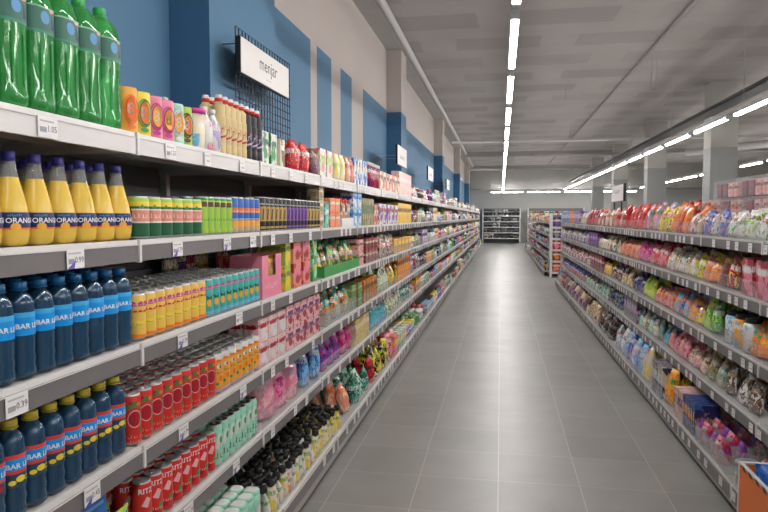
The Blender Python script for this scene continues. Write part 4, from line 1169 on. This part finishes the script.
rp(0, 626, 647.5, bagset([('red', 'crimson', 'brown'), ('red', 'crimson', 'salmon')], .24, .15), 'tall bright red bag', 'tall red bags', w=.14, **kb)
rp(0, 613, 625.5, bagset([('crimson', 'beige', 'plum'), ('salmon', 'crimson', 'cream')], .22, .15), 'crimson beige sweets bag', 'crimson beige bags', w=.15, **kb)
rp(0, 599, 612.5, bagset([('cream', 'beige', 'crimson'), ('crimson', 'plum', 'cream')], .19, .16), 'cream and crimson bag', 'cream crimson bags', w=.16, **kb)
rp(0, 587, 598.5, bagset([('crimson', 'salmon', 'brown'), ('red', 'plum', 'beige')], .23, .16), 'dark crimson salmon bag', 'dark crimson bags', w=.16, **kb)
rp(0, 580.5, 586.5, bagset([('cream', 'lilac', 'beige')], .18, .16), 'cream lilac snack bag', 'cream lilac bags', w=.16, **kb)
rp(0, 574.5, 580, [box_p(.2, .12, .22, 'violet', 'lilac', 'white', 3)], 'violet lilac box', 'violet lilac boxes', w=.2, rows=1, d=.12)
rp(0, 569.5, 574, [box_p(.2, .12, .23, 'orange', 'salmon', 'cream', 3)], 'orange salmon box', 'orange salmon boxes', w=.2, rows=1, d=.12)
rp(0, 562, 569, [box_p(.2, .12, .22, 'sky blue', 'violet', 'white', 3)], 'blue violet box', 'blue violet boxes', w=.2, rows=1, d=.12)
# second
yy = R.Y(1, 768)
R.add(1, yb0, yy, [box_p(.2, .16, .22, 'pink', 'crimson', 'plum', 2)], 'large pink crimson box', 'large pink boxes', w=.19, rows=1, d=.17)
rp(1, 739, 768, [box_p(.16, .14, .2, 'crimson', 'pink', 'white', 2)], 'crimson box with pink picture', 'crimson pink boxes', w=.15, rows=1, d=.17)
rp(1, 719, 738.5, bagset([('crimson', 'yellow', 'white'), ('brown', 'crimson', 'yellow')], .2, .13), 'crimson yellow candy bag', 'crimson yellow bags', w=.12, **kb)
rp(1, 705, 718.5, bagset([('orange', 'amber', 'cream'), ('salmon', 'orange', 'beige')], .15, .13), 'orange amber candy bag', 'orange amber bags', w=.12, **kb)
rp(1, 690, 704.5, bagset([('yellow', 'green', 'white'), ('white', 'yellow', 'crimson')], .17, .13), 'yellow white candy bag', 'yellow white bags', w=.12, **kb)
rp(1, 668, 689.5, bagset([('cream', 'green', 'crimson'), ('white', 'pink', 'green')], .17, .13), 'cream green candy bag', 'cream green bags', w=.12, **kb)
rp(1, 652, 667.5, bagset([('red', 'pink', 'white'), ('pink', 'crimson', 'cream')], .17, .13), 'red pink candy bag', 'red pink bags', w=.12, **kb)
rp(1, 640, 651.5, bagset([('magenta', 'pink', 'crimson')], .18, .13), 'magenta pink candy bag', 'magenta pink bags', w=.12, **kb)
rp(1, 622, 639.5, bagset([('salmon', 'orange', 'beige'), ('orange', 'crimson', 'salmon')], .15, .14), 'salmon orange candy bag', 'salmon orange bags', w=.13, **kb)
rp(1, 609, 621.5, bagset([('cream', 'brown', 'beige'), ('black', 'beige', 'cream')], .17, .16), 'cream brown nut bag', 'cream brown bags', w=.15, **kb)
rp(1, 598, 608.5, bagset([('cream', 'beige', 'white')], .15, .16), 'pale cream nut bag', 'pale cream bags', w=.15, **kb)
rp(1, 588, 597.5, [box_p(.2, .1, .2, 'violet', 'plum', 'lilac', 4)], 'dark violet box', 'dark violet boxes', w=.2, rows=1, d=.12)
rp(1, 562, 587.5, bagset([('lilac', 'cream', 'beige'), ('blue', 'lilac', 'white'), ('cream', 'beige', 'yellow')], .18, .16), 'lilac cream snack bag', 'lilac cream bags', w=.16, **kb)
# third
R.add(2, yb0, R.Y(2, 771), bagset([('green', 'lime', 'white')], .2, .14), 'green net snack bag', 'green net bags', w=.13, **kb)
rp(2, 750, 771, bagset([('orange', 'amber', 'green'), ('orange', 'green', 'cream')], .17, .15), 'orange fruit jelly bag', 'orange jelly bags', w=.14, **kb)
rp(2, 722, 749, [jar_p(.055, .19, 'white', 'sky blue', 'black', 4), jar_p(.055, .19, 'amber', 'sky blue', 'black', 5)], 'blue amber nut jar', 'blue amber jars', w=.112, rows=2, d=.12)
rp(2, 704, 721, bagset([('green', 'lime', 'white'), ('lime', 'green', 'yellow')], .21, .16), 'lime green crisp bag', 'lime green bags', w=.15, **kb)
rp(2, 690, 703.5, bagset([('yellow', 'crimson', 'lilac'), ('amber', 'salmon', 'violet')], .15, .13), 'yellow lilac candy bag', 'yellow lilac bags', w=.12, **kb)
rp(2, 676, 689.5, bagset([('sky blue', 'amber', 'orange'), ('blue', 'salmon', 'orange')], .16, .13), 'sky blue amber bag', 'sky blue amber bags', w=.12, **kb)
rp(2, 656, 675.5, bagset([('salmon', 'crimson', 'amber'), ('pink', 'orange', 'green')], .15, .13), 'salmon amber candy bag', 'salmon amber bags', w=.12, **kb)
rp(2, 645, 655.5, bagset([('lime', 'yellow', 'green')], .18, .13), 'lime yellow candy bag', 'lime yellow bags', w=.12, **kb)
rp(2, 634, 644.5, bagset([('navy', 'violet', 'white')], .18, .14), 'navy violet snack bag', 'navy violet bags', w=.13, **kb)
rp(2, 622, 633.5, bagset([('gold', 'cream', 'navy'), ('cream', 'gold', 'brown')], .18, .15), 'gold cream snack bag', 'gold cream bags', w=.14, **kb)
rp(2, 612, 621.5, bagset([('navy', 'amber', 'white')], .18, .15), 'navy amber snack bag', 'navy amber bags', w=.14, **kb)
rp(2, 603, 611.5, bagset([('amber', 'yellow', 'cream')], .16, .15), 'amber yellow snack bag', 'amber yellow bags', w=.15, **kb)
rp(2, 590, 602, [box_p(.2, .1, .22, 'plum', 'crimson', 'cream', 4)], 'plum crimson box', 'plum crimson boxes', w=.2, rows=1, d=.12)
rp(2, 562, 589.5, bagset([('cream', 'salmon', 'violet'), ('violet', 'beige', 'cream'), ('salmon', 'cream', 'white')], .17, .16), 'cream salmon snack bag', 'cream salmon bags', w=.16, **kb)
# fourth
R.add(3, yb0, R.Y(3, 762), bagset([('green', 'beige', 'white')], .17, .14), 'green beige net bag', 'green beige bags', w=.13, **kb)
rp(3, 726, 762, bagset([('brown', 'white', 'beige'), ('white', 'brown', 'olive')], .17, .15), 'brown white biscuit bag', 'brown white bags', w=.14, **kb)
rp(3, 708, 725.5, bagset([('beige', 'teal', 'white'), ('olive', 'beige', 'white')], .16, .13), 'beige teal dried fruit bag', 'beige teal bags', w=.12, **kb)
rp(3, 690, 707.5, bagset([('cream', 'salmon', 'plum'), ('pink', 'cream', 'green')], .14, .13), 'cream pink nut bag', 'cream pink bags', w=.12, **kb)
rp(3, 670, 689.5, bagset([('pink', 'crimson', 'pale pink'), ('salmon', 'pink', 'white')], .15, .13), 'pink marshmallow bag', 'pink marshmallow bags', w=.12, **kb)
rp(3, 659, 669.5, bagset([('sky blue', 'green', 'blue'), ('olive', 'sky blue', 'green')], .17, .13), 'sky blue green bag', 'blue green bags', w=.12, **kb)
rp(3, 637, 658.5, bagset([('white', 'cream', 'green'), ('mint', 'white', 'blue'), ('olive', 'cream', 'white')], .16, .13), 'white mint snack bag', 'white mint bags', w=.13, **kb)
rp(3, 624, 636.5, [box_p(.12, .1, .22, 'grey', 'plum', 'lilac', 3)], 'tall grey plum box', 'tall grey boxes', w=.12, rows=1, d=.12)
rp(3, 610, 623.5, bagset([('navy', 'grey', 'sky blue'), ('black', 'grey', 'white')], .19, .15), 'black grey snack bag', 'black grey bags', w=.15, **kb)
rp(3, 588, 609, bagset([('mint', 'brown', 'white'), ('grey', 'mint', 'dark green')], .18, .15), 'mint grey snack bag', 'mint grey bags', w=.15, **kb)
rp(3, 562, 587.5, bagset([('orange', 'violet', 'grey'), ('blue', 'green', 'white')], .17, .16), 'orange blue snack bag', 'orange blue bags', w=.16, **kb)
# bottom
R.add(4, yb0, R.Y(4, 742), bagset([('red', 'crimson', 'red')], .25, .2, .12), 'big glossy red bag', 'big red bags', w=.19, d=.13, rows=2, tilt=-.2, jit=.1)
rp(4, 730, 743, [tub_p(.06, .12, 'grey', 'brown', 'grey', 1)], 'round grey lidded tub', 'round grey tubs', w=.122, rows=3, d=.125)
rp(4, 696, 729, [tray_p(.13, .2, .1, 'grey', True)], 'clear flat sweets case', 'clear sweets cases', w=.134, rows=2, d=.2)
rp(4, 697, 728, bagset([('crimson', 'magenta', 'violet'), ('pink', 'crimson', 'white'), ('violet', 'magenta', 'pale pink')], .13, .085), 'crimson magenta violet tray bag', 'crimson magenta tray bags', w=.08, rows=4, d=.085, dz=.004, jit=.1)
rp(4, 683, 695, [box_p(.035, .15, .2, 'navy', 'blue', 'amber', 3)], 'upright navy amber book', 'navy amber books', w=.035, rows=1, d=.16, jit=.08)
rp(4, 674.5, 682.5, [box_p(.035, .15, .2, 'pale pink', 'beige', 'navy', 3)], 'upright pale pink book', 'pale pink books', w=.035, rows=1, d=.16, jit=.08)
rp(4, 663, 674, bagset([('amber', 'orange', 'green'), ('green', 'amber', 'lime')], .25, .16, .08), 'amber flower green bag', 'amber flower bags', w=.15, **kb)
rp(4, 652, 662.5, [box_p(.035, .18, .24, 'navy', 'cream', 'white', 3)], 'upright navy cream book', 'navy cream books', w=.035, rows=1, d=.19, jit=.05)
rp(4, 642, 651.5, bagset([('cream', 'yellow', 'white')], .26, .16, .08), 'cream fan shaped bag', 'cream fan bags', w=.15, **kb)
rp(4, 622, 641.5, bagset([('sky blue', 'pale pink', 'white'), ('blue', 'lilac', 'white')], .25, .18, .09), 'blue pink wafer pack', 'blue pink packs', w=.17, **kb)
rp(4, 614, 621.5, bagset([('white', 'sky blue', 'crimson')], .24, .18, .08), 'white blue wafer pack', 'white blue packs', w=.17, **kb)
rp(4, 600, 613.5, bagset([('black', 'brown', 'grey'), ('brown', 'black', 'cream')], .22, .17, .08), 'black brown coffee bag', 'black brown bags', w=.16, **kb)
rp(4, 588, 599.5, bagset([('beige', 'cream', 'salmon'), ('cream', 'black', 'beige')], .22, .17, .08), 'beige cream snack bag', 'beige cream bags', w=.16, **kb)
rp(4, 562, 587, bagset([('brown', 'cream', 'violet'), ('violet', 'beige', 'salmon'), ('beige', 'olive', 'brown')], .22, .17, .08), 'brown beige snack bag', 'brown beige bags', w=.16, **kb)
# last metre of the right run
for lv in range(5):
    y0 = R.Y(lv, 562)+.02
    if y0 < RY1-.25: filler(R, lv, y0, RY1-.06, ['lilac', 'violet', 'cream', 'sky blue', 'beige', 'salmon'], ('bag', 'box'))
for lv in range(5):
    filler(Rf, lv, R2Y+.05, 31.3, mute + ['orange', 'red', 'teal', 'blue'], hmax=.22)
L.build(); R.build(); Rf.build(); flush()
print('objects after shelves', len(bpy.data.objects))
# ================================================================== CLEAR FRONT GUARDS
def guard(sgn, A, z, y0, y1, h, label, group):
    b = MB(); b.box(-.0015, .0015, 0, y1-y0, 0, h, M_clear); b.box(-.003, .003, 0, y1-y0, h-.002, h+.002, M_clear2)
    tag(link('shelf_guard', b.done('shelf_guard'), None, (sgn*(A+.006), y0, z+.004)), label, 'shelf guard', group)
def guards(sgn, lv, y0, y1, h):
    zs = LZ if sgn < 0 else RZ
    A = (LB if sgn < 0 else RB) if lv == len(zs)-1 else (LA if sgn < 0 else RA)
    base = LY0 if sgn < 0 else RY0
    y = y0
    sd = 'left %s' % ORD[lv] if sgn < 0 else 'right %s' % ORDR[lv]
    while y < y1-.1:
        e = base + (math.floor((y-base+.02)/PITCH)+1)*PITCH
        e = min(e, y1)
        guard(sgn, A, zs[lv], y+.01, e-.01, h, 'low clear guard along the edge of the %s shelf' % sd, 'clear guards of the %s shelf' % sd)
        y = e
guards(-1, 4, L.Y(4, 256), 14, .085); guards(-1, 3, L.Y(3, 320), 14, .075); guards(-1, 2, L.Y(2, 366), 14, .075); guards(-1, 5, L.Y(5, 341), 14, .07)
for lv in range(5): guards(1, lv, 1.35, RY1, .085)

# ================================================================== CLEAR BOXES ON TOP OF THE RIGHT RUN
M_case = mat('thin clear case plastic', (.85,.85,.85), .1, alpha=.1)
def clear_case(L_, W, H, x, y, z, label, group, c1, c2):
    m = M_case
    b = MB(); t = .002
    for q in ((0, L_, 0, W, 0, t), (0, L_, 0, t, t, H), (0, L_, W-t, W, t, H), (0, t, t, W-t, t, H), (L_-t, L_, t, W-t, t, H)): b.box(*q, m)
    o = link('clear_case', b.done('clear_case'), None, (x+W, y, z), pi/2)
    tag(o, label, 'plastic case', group)
    lid = MB(); lid.box(-.002, L_+.002, -.002, W+.002, H, H+.006, M_clear2, .001); link('lid', lid.done('lid'), o)
for lay, (nm, px1) in enumerate((('bottom', 686), ('middle', 689), ('topmost', 717))):
    H_ = .118; zz = RZ[0] + .004 + lay*.1265
    ys = Yof(772, RA+.3, zz); ye = Yof(px1, RA+.3, zz); n = max(1, round((ye-ys)/.46)); st = (ye-ys)/n
    g = box_p(.1, .12, .1, 'pale pink', 'salmon', 'brown', 2+lay); g2 = box_p(.1, .12, .1, 'plum', 'brown', 'crimson', 2+lay)
    for i in range(n):
        yy = ys + i*st
        clear_case(st-.01, .16, H_, RA+.27, yy, zz, 'clear plastic case of gingerbread behind the candy bags, %s layer' % nm, '%s layer of clear cases' % nm, '', '')
        m_ = int((st-.03)/.106)
        for k in range(m_):
            dk = k % 4 in (2, 3)
            (g2 if dk else g).place((RA+.35, yy+.015+.053+(st-.03)/m_*k, zz+.0035), -pi/2, '%s gingerbread carton in the %s clear cases, right top shelf' % ('dark plum' if dk else 'pale pink', nm), '%s gingerbread in the %s cases' % ('plum' if dk else 'pink', nm))

# ================================================================== SIGNS
GX = -1.5
gy0, gy1, gz0, gz1 = Yof(235.5, GX, 2.4), Yof(289.5, GX, 2.4), 1.84, 2.585
g = MB()
n = 19
for i in range(n+1):
    y = gy0 + (gy1-gy0)*i/n; g.tube([(0, y-gy0, gz0), (0, y-gy0, gz1)], .0032, M_wire, 5)
k = 0
z = gz1
while z > gz0-.001:
    if not (gz1-.1 < z < gz1-.01): g.tube([(.005, 0, z), (.005, gy1-gy0, z)], .0032, M_wire, 5)
    z -= .05
go = tag(link('wire_grid_panel', g.done('wire_grid_panel'), None, (GX, gy0, 0)), 'navy wire grid panel fixed to the blue column behind the menjar sign', 'wire panel')
for y in (.05, gy1-gy0-.05):
    for z in (1.9, 2.5):
        link('wall_bracket', MB().tube([(0, y, z), (-.1, y, z)], .003, M_wire, 6).done('wall_bracket'), go)
def sign(x, y0, y1, z0, z1, label, lines, edge=M_black, flip=1, mount=None):
    b = MB(); w = y1-y0; h = z1-z0
    b.box(-w/2, w/2, 0, .028, 0, h, edge, .002)
    b.box(-w/2+.004, w/2-.004, -.003, .0, .004, h-.004, mat('sign face', (.78,.74,.72), .5))
    for s, size, cx, cz in lines:
        b.art(txt(s, size, cx, cz) if s == 'menjar' else scrib(.1 if size < .05 else w*.5, size*.8, cx, cz, 3), M_ink if size > .05 else mat('grey small print', (.35,.33,.33), .6), y=-.0033)
    o = link('aisle_sign', b.done('aisle_sign'), None, (x, (y0+y1)/2, z0), pi/2 * flip)
    tag(o, label, 'sign')
    if mount: 
        for bx in (-w*.3, w*.3): link('sign_arm', MB().tube([(bx, .02, h*mount[1]), (bx, mount[0], h*mount[1])], .0022, M_alu, 6).done('sign_arm'), o)
    return o
sign(-1.46, Yof(240.5, -1.46, 2.4), Yof(288.5, -1.46, 2.4), 2.318, 2.525, 'white sign with dark lettering menjar on the wire grid', [('menjar', .115, .02, .085), ('|', .02, .03, .035)])
for px0, px1, x, z0, z1, w in [(397.5, 406.5, -1.45, 2.25, 2.53, ''), (428, 433.5, -1.45, 2.25, 2.53, ''), (446.5, 449.5, -1.45, 2.25, 2.53, '')]:
    a, b_ = Yof(px0, x, 2.1), Yof(px1, x, 2.1)
    sign(x, a, min(b_, a+1.0), z0, z1, 'white black-edged sign on the wall above the left shelves, %s' % ('nearest of three' if px0 < 400 else ('middle of three' if px0 < 440 else 'farthest of three')),
         [('|', .08, 0, .1)], mount=(.36, .5))
# right sign faces down the aisle, stands on a post above the sweets
a0, a1 = Yof(623.5, 1.75, 1.85), Yof(611.5, 1.75, 1.85)
w_ = a1-a0
sb = MB(); sb.box(-w_/2, w_/2, 0, .035, 0, .26, M_black, .002); sb.box(-w_/2+.02, w_/2-.02, -.003, 0, .012, .248, mat('sign face', (.6,.58,.57), .5))
sb.art(scrib(w_*.5, .07, 0, .13, 5), M_ink, y=-.0033)
so = tag(link('aisle_sign', sb.done('aisle_sign'), None, (1.75, (a0+a1)/2, 1.73), -pi/2), 'small white sign with dark frame standing above the right sweets shelves', 'sign')
for q in (-.3, .3): link('sign_post', MB().tube([(w_*q, .015, -.3), (w_*q, .015, .0)], .01, M_black, 6).done('sign_post'), so)

# ================================================================== ORANGE DUMP BIN
BX0, BX1, BY0, BH = .856, 1.155, 1.95, .615
BY1 = Yof(739.5, BX0, BH)
M_or = mat('orange printed cardboard', (.85,.2,.04), .55, var=.05, vscale=6)
b = MB(); t = .008
b.box(BX0, BX0+t, BY0, BY1, 0, BH, M_or); b.box(BX1-t, BX1, BY0, BY1, 0, BH, M_or)
b.box(BX0+t, BX1-t, BY0, BY0+t, 0, BH, M_or); b.box(BX0+t, BX1-t, BY1-t, BY1, 0, BH, M_or)
b.box(BX0+t, BX1-t, BY0+t, BY1-t, .406, .412, M_card)
e = MB()
e.box(BX0-.002, BX0+t+.002, BY0-.002, BY1+.002, BH, BH+.006, M_white); e.box(BX1-t-.002, BX1+.002, BY0-.002, BY1+.002, BH, BH+.006, M_white)
e.box(BX0+t, BX1-t, BY1-t-.002, BY1+.002, BH, BH+.006, M_white); e.box(BX0+t, BX1-t, BY0-.002, BY0+t+.002, BH, BH+.006, M_white)
e.box(BX0-.003, BX0+.001, BY1-.004, BY1+.003, 0, BH, M_white)
dbin = tag(link('cardboard_display_bin', b.done('cardboard_display_bin')), 'open orange cardboard display bin standing on the floor before the right shelves', 'display bin')
link('rim', e.done('rim'), dbin)
z_ = MB()
for k in range(9):
    yk = BY1-.03-.062*k
    z_.quad([(BX0+t+.0004, yk, BH-.002), (BX0+t+.0004, yk-.03, BH-.002), (BX0+t+.0004, yk-.042, BH-.022), (BX0+t+.0004, yk-.012, BH-.022)], M_black)
    z_.quad([(BX0-.0028, yk, BH+.004), (BX0-.0028, yk-.03, BH+.004), (BX0-.0028, yk-.042, BH-.012), (BX0-.0028, yk-.012, BH-.012)], M_black)
link('rim_pattern', z_.done('rim_pattern'), dbin)
bb = [bag_p(.14, .11, .235, 'blue', 'sky blue', 'navy', 30+i) for i in range(2)]
for i, (x, y) in enumerate([(.945, BY1-.1), (1.075, BY1-.1), (.945, BY1-.25), (1.075, BY1-.25), (.95, BY1-.4)]):
    bb[i % 2].place((x, y, .415), .15*(i % 3)-.1, 'shiny blue bag standing inside the orange cardboard bin', 'blue bags in the orange bin')

# ================================================================== END CAP, BACK WALL UNITS
def unit(x0, x1, y, h, levels, label, name='wall_shelving', depth=.5, back=M_dark):
    e_ = bpy.data.objects.new(name, None); COL.objects.link(e_); e_.location = (x0, y, 0); tag(e_, label, 'shelving unit')
    w = x1-x0
    link('back_panel', MB().box(0, w, depth-.02, depth, 0, h, back).done('back_panel'), e_)
    for xx in (0, w-.05): link('side_post', MB().box(xx, xx+.05, 0, depth-.021, 0, h+.02, M_white).done('side_post'), e_)
    for z in levels:
        s = link('shelf', MB().box(.051, w-.051, .02, depth-.022, z-.03, z, M_shelf).done('shelf'), e_)
        link('price_rail', MB().box(.051, w-.051, .008, .019, z-.05, z+.003, M_railtop).done('price_rail'), s)
    return e_
unit(-1.05, 1.1, 38.3, 2.0, (.3, .62, .94, 1.26, 1.58), 'dark backed shelving unit closing the aisle at the back wall')
rr = random.Random(5)
lv = {.3: 'lowest', .62: 'second lowest', .94: 'middle', 1.26: 'second highest', 1.58: 'highest'}
for z, nm in lv.items():
    x = -.95
    while x < .9:
        w = rr.choice((.16, .2, .26)); h = rr.choice((.16, .2, .24)) if z < 1.5 else .34
        c = rr.choice(('black', 'grey', 'white', 'navy', 'black', 'black')) if z not in (.3,) else rr.choice(('black', 'dark green', 'cream'))
        p = box_p(w, .22, h, c, 'black', 'grey', 1)
        p.place((x+w/2, 38.3+.18, z+.002), 0, '%s box on the %s shelf at the end of the aisle' % (c, nm), '%s boxes on the %s back shelf' % (c, nm))
        x += w + rr.choice((.01, .03, .12))
unit(1.5, 4.6, 38.3, 2.0, (.4, .8, 1.2, 1.6), 'second shelving unit on the back wall behind the far right run')
for z in (.4, .8, 1.2, 1.6):
    x = 1.6
    while x < 4.4:
        c = rr.choice(('teal', 'white', 'beige', 'crimson', 'grey'))
        box_p(.24, .22, .22, c, 'cream', 'black', 1).place((x+.12, 38.48, z+.002), 0, '%s box on the right hand back wall unit' % c, '%s boxes on the right hand back unit' % c); x += .27
# end cap of the far right run facing the camera
unit(1.21, 2.27, R2Y-.42, 1.55, (.14, .42, .7, .98, 1.26), 'end cap shelving unit facing the camera at the far right run', depth=.4)
for i, (z, c, c2) in enumerate([(.14, 'red', 'salmon'), (.42, 'brown', 'orange'), (.7, 'crimson', 'pink'), (.98, 'navy', 'grey'), (1.26, 'navy', 'violet')]):
    for k in range(4):
        box_p(.2, .2, .23, c, c2, 'cream', 1).place((1.21+.17+.24*k, R2Y-.42+.16, z+.002), 0, '%s %s box on the end cap, %s level' % (c, c2, ['lowest', 'second', 'third', 'fourth', 'fifth'][i]), '%s boxes on the end cap' % c)
# near end caps
for (x, y, nm) in ((1.29, RY1+.02, 'far end of the right sweets run'),):
    e_ = link('end_panel', MB().box(0, .98, 0, .03, 0, 1.5, M_white, .003).done('end_panel'), None, (x, y, 0)); tag(e_, 'white end panel at the %s' % nm, 'end panel')
e_ = link('end_panel', MB().box(0, .5, 0, .03, 0, 1.76, M_white, .003).done('end_panel'), None, (-LA-.5, LEND+.02, 0)); tag(e_, 'white end panel closing the left run near the back wall', 'end panel')

# ================================================================== CAMERA, WORLD, VIEW
cam = bpy.data.cameras.new('camera'); co = bpy.data.objects.new('camera', cam); COL.objects.link(co)
cam.sensor_width = 36; cam.lens = FPX/768*36; cam.clip_start = .05; cam.clip_end = 100
co.location = (0, 0, EYE); co.rotation_euler = (pi/2 - PIT, 0, PSI)
sc = bpy.context.scene; sc.camera = co
w = bpy.data.worlds.new('World'); sc.world = w; w.use_nodes = True
w.node_tree.nodes['Background'].inputs['Color'].default_value = (.5, .5, .5, 1)
w.node_tree.nodes['Background'].inputs['Strength'].default_value = .05
sc.view_settings.view_transform = 'Standard'; sc.view_settings.look = 'None'
sc.view_settings.gamma = 1; sc.view_settings.exposure = .42; sc.view_settings.use_curve_mapping = False
sc.cycles.max_bounces = 8; sc.cycles.diffuse_bounces = 4; sc.cycles.glossy_bounces = 3; sc.cycles.transmission_bounces = 6; sc.cycles.transparent_max_bounces = 12
sc.cycles.caustics_reflective = False; sc.cycles.caustics_refractive = False
sc.cycles.use_denoising = True
print('objects', len(bpy.data.objects), 'meshes', len(bpy.data.meshes))
